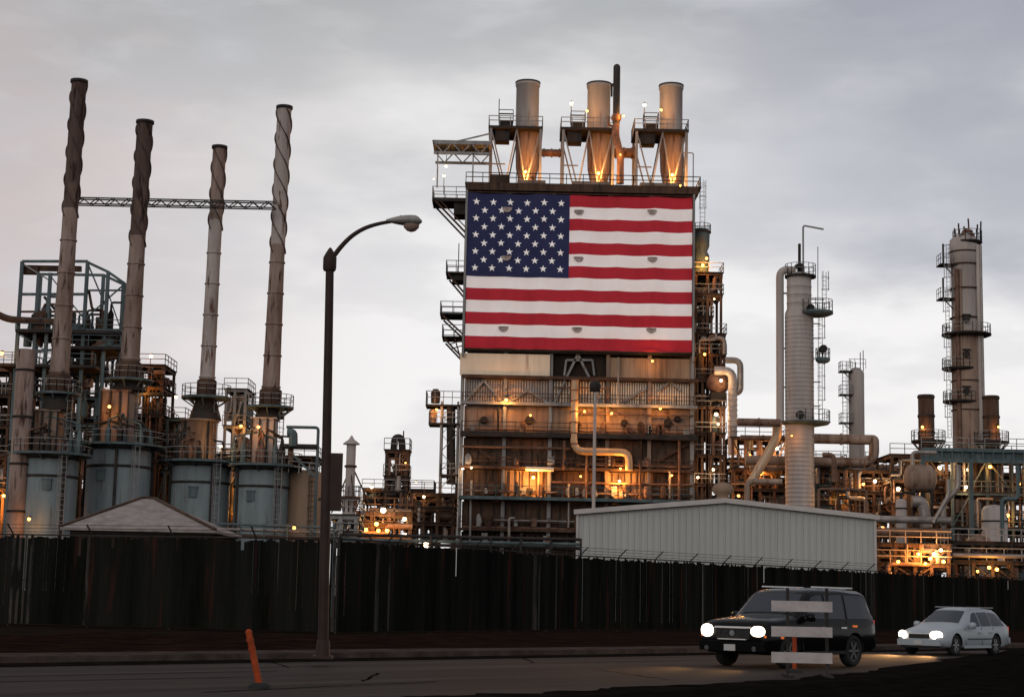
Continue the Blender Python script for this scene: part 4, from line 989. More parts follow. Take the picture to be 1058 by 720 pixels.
# ================================================================== RIGHT
def tower_ribbed():
    Y = 180; x = at(826, 400, Y).x; r = 1.52
    t = thing('distillation_column', 'pale ribbed round column with a wide disc platform behind the shed', 'column', (x, Y, 0))
    z0 = 0; zs = at(826, 322, Y).z; zt = at(828, 287, Y).z
    prof = [(r, 0)]; z = 2.0
    while z < zs - .6: prof += [(r, z), (r + .03, z + .05), (r + .03, z + .12), (r, z + .17)]; z += .47
    prof += [(r, zs - .2), (r * .86, zs + .3)]
    z = zs + .8
    while z < zt - .6: prof += [(r * .86, z), (r * .86 + .04, z + .05), (r * .86 + .04, z + .12), (r * .86, z + .17)]; z += .9
    prof += [(r * .86, zt), (r * .5, zt + .5), (.05, zt + .6)]
    MB().lathe((x, Y, 0), prof, 40).build('shell', 'clad_grey', t)
    ring_platform(t, (x + .15, Y), r * .7, r * 1.12, at(828, 286, Y).z, 1.2, m='steel_dark', mr='steel_grey', n=16, brackets=False)
    # balcony platforms on the right
    def bal(x0, x1, y, h=1.2, m='steel_grey', dark=True):
        p, q = at(x0, y, Y), at(x1, y, Y); rr = (q.x - p.x) / 2; cx = (p.x + q.x) / 2
        b = MB(); b.lathe((cx, Y - .9, 0), [(rr * .7, p.z - .5), (rr, p.z - .28), (rr, p.z), (.02, p.z + .01)], 22); b.build('platform', 'steel_blue' if dark else m, t)
        pts = [(cx + rr * .97 * math.cos(a), Y - .9 + rr * .97 * math.sin(a), p.z) for a in [math.pi * 2 * k / 14 for k in range(14)]]
        MB().rail(pts, h, .06, 1, closed=True).build('railing', 'steel_grey', t)
    bal(825, 859, 323); bal(841, 856, 371, 1.0); 
    p = at(830, 436, Y); b = MB(); b.lathe((p.x + .15, Y, 0), [(1.4, p.z - .45), (2.5, p.z - .25), (2.75, p.z), (1.4, p.z + .05)], 32); b.build('platform', 'steel_blue', t)
    MB().rail([(p.x + .15 + 2.65 * math.cos(a), Y + 2.65 * math.sin(a), p.z) for a in [-2.0 + 2.6 * k / 9 for k in range(10)]], 1.2, .06, 1).build('railing', 'steel_grey', t)
    for xx, yy in ((838, 318), (851, 360), (827, 428)):
        p = at(xx, yy, Y - r - .4); MB().pipe([p, p + Vector((0, .8, 0))], .42, 14).build('manway', 'steel_dark', t)
    for xx, ya, yb in ((847, 372, 322), (847, 436, 372), (851, 322, 290), (836, 524, 438)):
        p, q = at(xx, ya, Y), at(xx, yb, Y); MB().ladder((p.x, Y - .4, p.z), q.z + .9, face=(.6, -1)).build('ladder', 'steel_grey', t)
    for xx, yy in ((847, 420), (847, 395), (847, 350), (847, 335), (851, 310), (847, 371)):
        p = at(xx, yy, Y); MB().beam((x + 1.1, Y - .3, p.z), (p.x, Y - .3, p.z), .12).build('ladder_bracket', 'steel_grey', t)
    # overhead line
    p = [at(822, 283, Y), at(808, 279, Y), at(808, 420, Y), at(808, 437, Y)]; p[0].z = p[1].z = at(812, 279, Y).z; X0 = x - r - .55
    for q in p[1:]: q.x = X0
    p[0].x = x - .4
    MB().pipe(p[:3] + [Vector((X0, Y, p[3].z - .2))], .42, 14, 1.3).build('overhead_pipe', 'clad_grey', t)
    for y in (303, 360, 400): q = at(808, y, Y); MB().beam((X0, Y, q.z), (x, Y, q.z), .18).build('pipe_guide', 'steel_grey', t)
    # davit
    q0, q1, q2 = at(830, 290, Y - .8), at(830, 233, Y - .8), at(851, 237, Y - .8); q1.x = q0.x
    MB().pipe([q0, q1, q2], .1, 8, .3).build('davit', 'steel_grey', t)
    MB().tube(at(826, 285, Y), at(826, 252, Y), .16, 8).build('mast', 'steel_dark', t)
    MB().tube(at(845, 322, Y), at(845, 255, Y), .05, 6).build('mast', 'steel_grey', t)
    b = MB(); b.pipe([at(822, 276, Y - .5), at(829, 273, Y - .5), at(829, 283, Y - .5)], .25, 10, .4); b.build('valve', 'steel_dark', t)
    lamp(t, at(818, 450, Y - 2.2), 35, 'warm', .08)
tower_ribbed()
def thin_tower():
    Y = 205; x = at(885, 430, Y).x; zt = at(885, 382, Y).z
    t = thing('thin_column', 'slim grey column with small side platforms right of the ribbed one', 'column', (x, Y, 0))
    MB().lathe((x, Y, 0), [(.95, 0), (.95, zt - .4), (.5, zt + .2), (.02, zt + .3)], 24).build('shell', 'clad_grey', t)
    for y in (384, 408, 437):
        z = at(885, y, Y).z; b = MB(); b.bb(x - 2.1, x - .6, Y - 1, Y + .6, z - .15, z); b.beam((x - 2, Y - 1, z), (x - .9, Y - 1, z - 1), .1); b.build('platform', 'steel_dark', t)
        MB().rail([(x - .6, Y - .95, z), (x - 2.05, Y - .95, z), (x - 2.05, Y + .5, z)], 1.1, .06, .8).build('railing', 'steel_grey', t)
    MB().ladder((x - 1.6, Y - 1.1, at(885, 470, Y).z), at(885, 384, Y).z + 1).build('ladder', 'steel_grey', t)
    MB().rail([(x - 1.0, Y - .9, zt), (x + 1.0, Y - .9, zt)], 1.2, .06, .6).build('railing', 'steel_grey', t)
    for xx, y in ((884, 374), (889, 364), (892, 362), (879, 372)): 
        p = at(xx, 384, Y); MB().tube(p, (p.x, p.y, at(xx, y, Y).z), .06, 6).build('mast', 'steel_grey', t)
thin_tower()
def big_tower():
    Y = 200; x = at(999, 400, Y).x; r = 1.75; zt = at(999, 247, Y).z
    t = thing('reactor_column', 'tallest brown and grey column at the right with spiky gear on top', 'column', (x, Y, 0))
    zm = at(999, 343, Y).z
    MB().lathe((x, Y, 0), [(r * .93, zm), (r * .93, zt - 3.0), (r * .98, zt - 2.9), (r * .98, zt - .2), (r * .7, zt + .3)], 32).build('upper_shell', 'clad_grey', t)
    MB().lathe((x, Y, 0), [(r, 0), (r, zm - .3), (r * .93, zm)], 32).build('lower_shell', 'clad_brown', t)
    b = MB()
    for y in (262, 275, 300, 330, 395, 425): z = at(999, y, Y).z; b.lathe((x, Y, z), [(r * .93, 0), (r + .1, .02), (r + .1, .16), (r * .93, .18)], 32, cap=False)
    b.build('band', 'steel_brown', t)
    for k, dx in enumerate((-1.35, -.9, 1.2, 1.55)):
        MB().tube((x + dx, Y - r * .8, 2), (x + dx, Y - r * .8, zt - (1 if k > 1 else 4)), .17 if k % 2 else .25, 10).build('riser_pipe', ('pipe_rust', 'clad_brown', 'clad_grey', 'pipe_grey')[k], t)
    def plat(x0, x1, y, h=1.1):
        p, q = at(x0, y, Y), at(x1, y, Y); cx, rr = (p.x + q.x) / 2, (q.x - p.x) / 2
        b = MB(); b.lathe((cx, Y - .2, 0), [(rr * .85, p.z - .35), (rr, p.z - .2), (rr, p.z), (rr * .3, p.z)], 26); b.build('platform', 'steel_dark', t)
        MB().rail([(cx + rr * .97 * math.cos(a), Y - .2 + rr * .97 * math.sin(a), p.z) for a in [2 * math.pi * k / 16 for k in range(16)]], h, .06, 1.2, closed=True).build('railing', 'steel_grey', t)
    plat(973, 1023, 345); plat(973, 1008, 380); plat(974, 1010, 414); plat(984, 1014, 250, 1.3)
    for y in (274, 309): 
        p = at(969, y, Y); b = MB(); b.bb(p.x, x - r * .6, Y - 1.2, Y + .8, p.z - .15, p.z); b.beam((p.x + .2, Y - 1.2, p.z), (x - r, Y - 1.2, p.z - 1.4), .12); b.build('platform', 'steel_dark', t)
        MB().rail([(x - r, Y - 1.15, p.z), (p.x + .05, Y - 1.15, p.z), (p.x + .05, Y + .7, p.z)], 1.2, .06, .8).build('railing', 'steel_grey', t)
        MB().tube((p.x + .4, Y - 1, p.z), (p.x + .4, Y - 1, p.z + 2.4), .12, 6).build('valve', 'steel_dark', t)
    for xx, ya, yb in ((978, 308, 262), (977, 343, 308), (978, 380, 345), (978, 414, 380), (979, 452, 414)):
        p, q = at(xx, ya, Y), at(xx, yb, Y); MB().ladder((p.x, Y - 1.0, p.z), q.z + .9, face=(-1, -.6)).build('ladder', 'steel_grey', t)
    rnd = random.Random(3)
    for xx, y in ((987, 236), (991, 231), (996, 234), (1002, 226), (1005, 238), (1009, 232), (1013, 229)):
        p = at(xx, 250, Y - .5); q = at(xx, y, Y - .5); MB().tube(p, (p.x + rnd.uniform(-.15, .15), p.y, q.z), .1, 6).build('mast', 'steel_dark' if rnd.random() < .5 else 'steel_brown', t)
    MB().pipe([at(992, 250, Y - 1), at(997, 238, Y - 1), at(1003, 240, Y - 1), at(1006, 250, Y - 1)], .3, 10, .6).build('valve', 'pipe_rust', t)
    for xx, y in ((998, 330), (998, 366), (998, 404)):
        p = at(xx, y, Y - r - .1); MB().pipe([p + Vector((0, -.4, 0)), p], .4, 14).pipe([p + Vector((-.5, -.3, .5)), p + Vector((.5, -.3, .5))], .12, 8).build('manway', 'steel_dark', t)
    return t
big_tower()
def short_stacks():
    labs = ('short dark brown stack left of the tallest right column', 'short dark brown stack right of the tallest right column')
    for i, (x0, top, pl, xa, xb) in enumerate(((957, 408, 456, 940, 979), (1024, 409, 457, 1008, 1042))):
        Y = 192; c = at(x0, 430, Y); zt = at(x0, top, Y).z; zp = at(x0, pl, Y).z
        t = thing('exhaust_stack', labs[i], 'stack', (c.x, Y, 0), 'short stacks either side of the tall column')
        MB().lathe((c.x, Y, 0), [(1.25, 2), (1.25, zp - 3), (.9, zp - .5), (.9, zt), (.8, zt), (.8, zt - 1)], 24, cap=False).build('shell', 'steel_brown', t)
        b = MB(); 
        for z in (zt - .4, zt - 2.6, zp + .8): b.lathe((c.x, Y, z), [(.9, 0), (.98, .02), (.98, .3), (.9, .32)], 22, cap=False)
        b.build('band', 'steel_dark', t)
        ring_platform(t, (c.x + (.2 if i == 0 else 0), Y), .8, 1.95, zp, 1.1, m='steel_dark', n=16)
        lamp(t, at((953, 1032)[i], 441, Y - 1.3), 80, 'warm', .17)
short_stacks()

def big_pipes():
    Y = 176
    def run(pts, r, m, lab, nm='pipe_line', el=None, cat='pipe'):
        P = [at(x, y, Y) for x, y in pts]
        for i in range(1, len(P)):
            dx, dy_ = abs(pts[i][0] - pts[i - 1][0]), abs(pts[i][1] - pts[i - 1][1])
            if dx > dy_ * 4: P[i].z = P[i - 1].z
            elif dy_ > dx * 4: P[i].x = P[i - 1].x
        b = MB(); b.pipe(P, r, 14, el)
        for a, c in zip(P[:-1], P[1:]):
            k = int((c - a).length / 4)
            for j in range(1, k + 1):
                m_ = a.lerp(c, j / (k + 1)); d = (c - a).normalized(); b.pipe([m_ - d * .08, m_ + d * .08], r * 1.18, 14)
        o = tag(b.build(nm, m, None, origin=(P[0].x, P[0].y, P[0].z)), lab, cat); return o
    run([(762, 436), (806, 438)], .42, 'pipe_rust', 'dark brown pipe from the flag building to the ribbed column at platform height')
    Y = 184
    run([(838, 453), (900, 456), (903, 456), (903, 478), (770, 478)], .55, 'clad_brown', 'thick brown pipe looping round in a hairpin right of the ribbed column', el=1.4)
    Y = 183
    run([(765, 452), (812, 454)], .3, 'pipe_rust', 'thin rusty pipe passing left of the ribbed column under the platform')
    Y = 178
    run([(775, 500), (788, 478), (803, 452), (806, 438)], .5, 'tan_pipe', 'slanted pipe glowing amber left of the ribbed column', el=1.5)
    Y = 187
    run([(775, 483), (905, 486), (935, 487)], .6, 'clad_brown', 'thick level brown pipe crossing in front of the ribbed column')
big_pipes()
process('pipe_rack', 'brown pipe rack with amber lights between the flag building and the ribbed column', 'pipe rack', (757, 770, 785, 800, 812), (452, 484, 505, 530), 188, 6, 41, nves=4, npipe=10, rail='steel_brown', lamps=((802, 463, 420, 'white', .36), (786, 490, 190, 'warm', .12), (775, 470, 80, 'warm', .1), (763, 512, 50)), ybase=560, pal=('pipe_rust', 'clad_brown', 'pipe_grey', 'steel_brown', 'steel_dark'))
process('pipe_rack', 'pipe rack with blue ladders just right of the ribbed column', 'pipe rack', (842, 858, 872), (480, 500, 522), 186, 5, 42, frame='steel_blue', nves=3, npipe=8, lamps=((867, 512, 60),), ybase=560)
process('pipe_rack', 'brown pipe rack with a row of valves behind the right end of the shed', 'pipe rack', (866, 884, 903, 920), (486, 508, 533, 560), 182, 6, 43, nves=5, npipe=10, rail='steel_brown', lamps=((904, 497, 130, 'white', .26), (892, 500, 70), (912, 545, 60), (898, 540, 50)), ybase=585, pal=('pipe_rust', 'pipe_grey', 'clad_brown', 'steel_brown', 'steel_dark'))
process('pipe_rack', 'tangled pale pipework below the left short stack', 'pipe rack', (922, 938, 958, 978), (470, 496, 520, 548), 178, 7, 44, nves=5, npipe=12, rail='steel_brown', lamps=((928, 505, 170, 'white', .3), (971, 483, 150, 'white', .3), (955, 517, 40), (935, 530, 50)), ybase=575, pal=('pipe_rust', 'pipe_grey', 'clad_brown', 'pipe_grey', 'steel_brown'))
process('pipe_rack', 'low equipment glowing orange just above the fence right of the shed', 'pipe rack', (906, 925, 945, 962, 980), (562, 582), 150, 5, 45, nves=4, npipe=12, rail='tan_pipe', frame='steel_brown', lamps=((949, 572, 220, 'warm', .15), (956, 582, 160, 'warm', .12), (965, 572, 160, 'white', .18), (972, 568, 140, 'white', .16), (961, 577, 80), (975, 580, 80), (928, 580, 60)), ybase=598, pal=('tan_pipe', 'pipe_rust', 'clad_brown', 'tan_pipe', 'steel_brown'))
process('pipe_rack', 'blue grey steel rack full of vessels under the girder bridge at the far right', 'pipe rack', (984, 1002, 1020, 1046, 1075), (472, 509, 545), 176, 7, 46, frame='steel_blue', deck='steel_dark', rail='steel_blue', nves=5, npipe=11, lamps=((1023, 482, 130, 'warm', .26), (998, 503, 90, 'white', .22), (1041, 532, 130, 'warm', .26), (1000, 485, 60, 'white', .14), (1053, 500, 15)), ybase=590)
process('pipe_rack', 'dim lower rack with lamps just over the fence at the far right', 'pipe rack', (985, 1005, 1025, 1045, 1070), (560, 580), 152, 5, 47, frame='steel_dark', nves=4, npipe=9, lamps=((1030, 588, 120, 'warm', .2), (1010, 590, 60, 'warm', .12), (1022, 586, 60)), ybase=600)
process('pipe_rack', 'dense brown pipework filling the background behind the right end of the racks', 'pipe rack', (905, 930, 955, 980, 1005, 1030, 1055, 1080), (488, 512, 536, 562), 206, 8, 51, nves=11, npipe=22, frame='steel_brown', rail='pipe_rust', lamps=((940, 520, 60), (1012, 520, 60)), ybase=592, pal=('pipe_rust', 'pipe_grey', 'clad_brown', 'steel_brown', 'steel_dark'))
process('pipe_rack', 'dense brown pipework in the background behind the foot of the ribbed column', 'pipe rack', (755, 780, 805, 830, 855, 880, 905), (475, 500, 525), 212, 8, 52, nves=9, npipe=18, frame='steel_brown', rail='pipe_rust', lamps=((790, 512, 60), (850, 500, 50)), ybase=565, pal=('pipe_rust', 'pipe_grey', 'clad_brown', 'steel_brown', 'steel_dark'))
def pale_lines():
    Y = 166
    for pts, r, m, lab in (
        ([(846, 540), (846, 505), (895, 505), (895, 560)], .14, 'pipe_rust', 'thin goalpost shaped pipe behind the right slope of the shed roof'),
        ([(862, 498), (862, 470), (850, 470)], .25, 'pipe_rust', 'short hooked brown pipe rising right of the ribbed column'),
        ([(975, 560), (975, 520), (990, 505), (990, 480)], .28, 'pipe_grey', 'kinked grey pipe climbing beside the leg of the girder bridge'),
        ([(900, 536), (982, 540)], .35, 'pipe_grey', 'level grey pipe under the shiny elbow pipe'),
        ([(900, 549), (982, 553)], .42, 'pipe_rust', 'thicker level brown pipe under the shiny elbow pipe'),
        ([(772, 530), (772, 497), (808, 499)], .28, 'clad_brown', 'bent brown pipe left of the foot of the ribbed column'),
        ([(964, 540), (980, 512), (984, 495)], .2, 'pipe_grey', 'thin slanting pale pipe right of the horizontal tan drum'),
        ([(1036, 560), (1036, 515), (1052, 512), (1052, 480)], .2, 'steel_blue', 'thin blue grey pipe right of the squat domed vessel')):
        P = [at(x, y, Y) for x, y in pts]
        for i in range(1, len(P)):
            dx, dy_ = abs(pts[i][0] - pts[i - 1][0]), abs(pts[i][1] - pts[i - 1][1])
            if dx > dy_ * 4: P[i].z = P[i - 1].z
            elif dy_ > dx * 4: P[i].x = P[i - 1].x
        tag(MB().pipe(P, r, 12).build('pipe_line', m, None, origin=P[0]), lab, 'pipe'); Y -= .7
pale_lines()
def right_extra():
    Y = 172
    # blue grey girder
    a, b = at(952, 469, Y), at(1100, 472, Y); b.z = a.z
    t = thing('pipe_bridge', 'long blue grey girder bridge crossing in front of the tallest right column', 'pipe bridge', (a.x, Y, 0))
    q = MB(); q.beam(a + Vector((0, 0, .5)), b + Vector((0, 0, .5)), .3, .35); q.beam(a + Vector((0, 0, -.6)), b + Vector((0, 0, -.6)), .3, .35); q.build('girder', 'steel_blue', t)
    q = MB(); k = 14
    for i in range(k + 1):
        p = a.lerp(b, i / k); q.beam(p + Vector((0, 0, -.6)), p + Vector((0, 0, .5)), .14)
    q.bb(a.x, b.x, Y + .25, Y + .3, a.z - .5, a.z + .4); q.build('web', 'steel_blue', t)
    for x in (953, 1003, 1060): p = at(x, 500, Y); MB().bb(p.x - .22, p.x + .22, Y - .2, Y + .2, 0, a.z - .7).build('post', 'steel_blue', t)
    MB().rail([a + Vector((0, 0, .65)), b + Vector((0, 0, .65))], 1.1, .07, 1.6).build('railing', 'steel_grey', t)
    # horizontal drum
    Y = 170; a, b = at(934, 494, Y), at(967, 495, Y); b.z = a.z; L = b.x - a.x; r = 1.4
    t = thing('horizontal_drum', 'fat horizontal tan drum lying below the left short stack', 'drum', ((a.x + b.x) / 2, Y, 0))
    q = MB(); n, m = 26, 40; vs = []
    for i in range(m + 1):
        u = i / m; x = a.x + L * u; e = min(u, 1 - u) * L; rr = r * math.sqrt(max(.0004, 1 - max(0, 1 - e / .7) ** 2))
        vs += [(x, Y + rr * math.cos(2 * math.pi * k / n), a.z + rr * math.sin(2 * math.pi * k / n)) for k in range(n)]
    q.add(vs, [(i * n + k, i * n + (k + 1) % n, (i + 1) * n + (k + 1) % n, (i + 1) * n + k) for i in range(m) for k in range(n)], True); q.build('shell', 'clad_brown', t)
    for u in (.22, .78): MB().bb(a.x + L * u - .15, a.x + L * u + .15, Y - 1.1, Y + 1.1, 0, a.z - r * .8).build('saddle', 'steel_dark', t)
    MB().pipe([(a.x + .8, Y - .3, a.z + r - .1), (a.x + .8, Y - .3, a.z + r + 1.2), (a.x + 3.2, Y - .3, a.z + r + 1.2)], .22, 10).build('nozzle', 'pipe_grey', t)
    # shiny elbow
    p = [at(942, 518, Y - 2), at(953, 518, Y - 2), at(957, 545, Y - 2)]; p[1].z = p[0].z
    tag(MB().pipe(p, .6, 16, 1.6).build('exhaust_elbow', 'pipe_grey', None, origin=p[0]), 'shiny grey elbow pipe under the horizontal tan drum', 'pipe')
    Y = 168
    for x, yt, yb, r, m, lab in ((931, 515, 560, .55, 'clad_grey', 'slender pale upright vessel left of the shiny elbow pipe'), (1027, 521, 545, 1.25, 'clad_grey', 'squat pale domed vessel standing in the blue rack'), (1012, 553, 585, 1.5, 'clad_brown', 'wide dim vessel low between the racks at the far right')):
        c = at(x, yt, Y); t = thing('vertical_vessel', lab, 'vessel', (c.x, Y, 0))
        MB().lathe((c.x, Y, 0), [(r, .8), (r, c.z - r * .5), (r * .75, c.z - r * .15), (.05, c.z)], 26).build('shell', m, t)
        q = MB(); q.lathe((c.x, Y, c.z - r - .5), [(r, 0), (r + .07, .02), (r + .07, .14), (r, .16)], 24, cap=False); q.pipe([(c.x, Y, c.z - .1), (c.x, Y, c.z + .6), (c.x + 1.2, Y, c.z + .6)], .14, 8); q.build('nozzle', 'steel_dark', t)
        for s in (-1, 1): MB().bb(c.x + s * r * .7 - .1, c.x + s * r * .7 + .1, Y - .5, Y + .5, 0, 1.2).build('leg', 'steel_dark', t)
right_extra()

# ================================================================== STREET OBJECTS
def street_lamp():
    Y = 40.5; base = gnd(333.5, 680, .16); Y = base.y
    top = at(341, 264, Y)
    t = thing('street_lamp', 'tall dark brown cobra head street lamp on the pavement', 'street lamp', base)
    b = MB(); b.tube(base, top, .118, 16, r2=.09); b.build('pole', 'lamp_post', t)
    b = MB(); b.box(base + Vector((0, 0, .03)), (.42, .42, .06)); b.lathe(base, [(.155, .05), (.145, .35), (.12, .4)], 14); b.build('base', 'lamp_post', t)
    b = MB(); b.lathe(top, [(.13, -.35), (.15, -.3), (.15, -.05), (.1, .05), (.04, .15), (.01, .18)], 14); b.build('cap', 'lamp_post', t)
    pts = [(342.5, 268), (352, 255), (364, 243), (378, 235), (392, 231), (404, 229)]
    P = [at(x, y, Y) for x, y in pts]; b = MB(); b.pipe(P, .055, 10, .3, r2=.04); b.build('arm', 'lamp_post', t)
    a, c = at(399, 229, Y), at(436, 230, Y); d = (c - a); L = d.length; d.normalize(); up = Vector((0, 0, 1))
    b = MB(); n, m = 16, 12; vs = []
    for i in range(m + 1):
        u = i / m; rr = .05 + .17 * math.sin(min(1, u * 1.15) * math.pi * .62) if u < .9 else .17 * (1 - (u - .9) / .1 * .75); p = a.lerp(c, u)
        for k in range(n):
            q = 2 * math.pi * k / n; zz = math.sin(q); vs.append(p + Vector((0, rr * 1.1 * math.cos(q), rr * (.62 if zz > 0 else .45) * zz)) + up * .02)
    b.add(vs, [(i * n + k, i * n + (k + 1) % n, (i + 1) * n + (k + 1) % n, (i + 1) * n + k) for i in range(m) for k in range(n)], True); b.add(vs[-n:], [tuple(range(n))])
    h = b.build('lamp_head', 'lamp_head', t)
    e = at(425, 234, Y); MB().lathe(e, [(.01, -.13), (.1, -.10), (.17, -.03), (.18, .04)], 16).build('lens', 'lamp_lens', h)
    MB().lathe(at(414, 225, Y), [(.035, -.08), (.04, 0), (.02, .05)], 8).build('photocell', 'lamp_post', h)
    # dark sign on the pole
    p, q = at(340, 468, Y), at(352.5, 528, Y)
    MB().bb(p.x, q.x, Y - .05, Y - .01, q.z, p.z).build('sign_panel', 'lamp_post', t)
    b = MB()
    for z in (q.z + .25, p.z - .25): b.bb(p.x - .2, p.x + .12, Y - .012, Y + .05, z - .03, z + .03)
    b.build('sign_bracket', 'steel_dark', t)
street_lamp()

def delineators():
    a = gnd(268, 711); b_ = at(257, 653, a.y)
    t = thing('marker_post', 'orange marker post leaning left near the kerb below the street lamp', 'marker post', a)
    m = MB(); m.tube(a + Vector((0, 0, .04)), b_, .058, 14, r2=.05); m.sphere(b_, .055, 12, 8); m.build('post', 'orange', t)
    MB().lathe(a, [(.19, .0), (.18, .05), (.12, .09), (.02, .1)], 18).build('base', 'rubber', t)
    d = b_ - a; m = MB()
    for u in (.68, .84): m.tube(a + d * u, a + d * (u + .06), .06, 14)
    m.build('band', 'orange', t)
    a = gnd(821, 695); z = at(821, 653, a.y).z
    t = thing('marker_post', 'upright orange marker post seen behind the striped barricade', 'marker post', a)
    MB().tube(a + Vector((0, 0, .04)), (a.x, a.y, z), .05, 14).build('post', 'orange', t)
    MB().lathe(a, [(.2, .0), (.19, .05), (.1, .09), (.02, .1)], 18).build('base', 'rubber', t)
delineators()
def barricade():
    g1, g2 = gnd(814, 699, .012), gnd(843, 697, .012); Y = g1.y
    t = thing('road_barricade', 'road barricade with three pale horizontal boards in front of the black car', 'barricade', g1)
    g2.y = Y
    for g_, x in ((g1, 814), (g2, 843)):
        q = MB(); q.bb(g_.x - .03, g_.x + .03, Y - .03, Y + .03, .06, at(x, 607, Y).z); q.build('upright', 'steel_grey' if 0 else 'fence_post', t)
        q = MB(); q.bb(g_.x - .04, g_.x + .04, Y - .55, Y + .55, .015, .07); q.build('foot', 'fence_post', t)
    for y0, y1 in ((620, 631), (646.5, 657), (673, 684)):
        a, b = at(797, y0, Y - .05), at(860, y1, Y - .05); b.z = at(797, y1, Y - .05).z
        q = MB(); q.bb(a.x, b.x, Y - .06, Y - .035, b.z, a.z); q.build('board', 'plank_white', t)
barricade()

# ------------------------------------------------------------------ cars
def loft_body(st):
    """st rows: x, zb, zbelt, ztop, w, wr -> MB; x forward is +"""
    b = MB(); vs = []; rows = []
    def ring(x, zb, zl, zt, w_, wr):
        h = zl - zb
        half = [(w_ * .80, zb), (w_ * .95, zb + .05), (w_ * .99, zb + h * .25), (w_, zb + h * .55), (w_ * .99, zb + h * .85), (w_ * .955, zl), (w_ * .955 + (wr - w_ * .955) * .5, zl + (zt - zl) * .5), (wr, zt - min(.08, (zt - zl) * .4)), (wr * .86, zt - .01), (wr * .5, zt + .012), (0, zt + .02)]
        return [(x, y, z) for y, z in half] + [(x, -y, z) for y, z in half[:-1][::-1]]
    rows = [ring(*r) for r in st]; n = len(rows[0]); 
    for r in rows: vs += r
    fs = []
    for i in range(len(rows) - 1):
        for k in range(n): fs.append((i * n + k, (i + 1) * n + k, (i + 1) * n + (k + 1) % n, i * n + (k + 1) % n))
    b.add(vs, fs, True); b.add(vs[:n], [tuple(range(n))]); b.add(vs[-n:], [tuple(range(n))[::-1]])
    return b, rows
def interp(st, x):
    for a, c in zip(st[:-1], st[1:]):
        if a[0] >= x >= c[0]: u = (a[0] - x) / (a[0] - c[0]); return [p + (q - p) * u for p, q in zip(a, c)]
    return list(st[-1])
def side_pt(st, x, v, s, off=.012):
    """v 0 = belt, 1 = roof edge"""
    _, zb, zl, zt, w_, wr = interp(st, x); y0 = w_ * .955; z1 = zt - min(.08, (zt - zl) * .4)
    ym, zm = y0 + (wr - y0) * .5, zl + (zt - zl) * .5; z = zl + (z1 - zl) * v
    y = y0 + (ym - y0) * (z - zl) / max(.001, zm - zl) if z < zm else ym + (wr - ym) * (z - zm) / max(.001, z1 - zm)
    return Vector((x, s * (y + off), z))
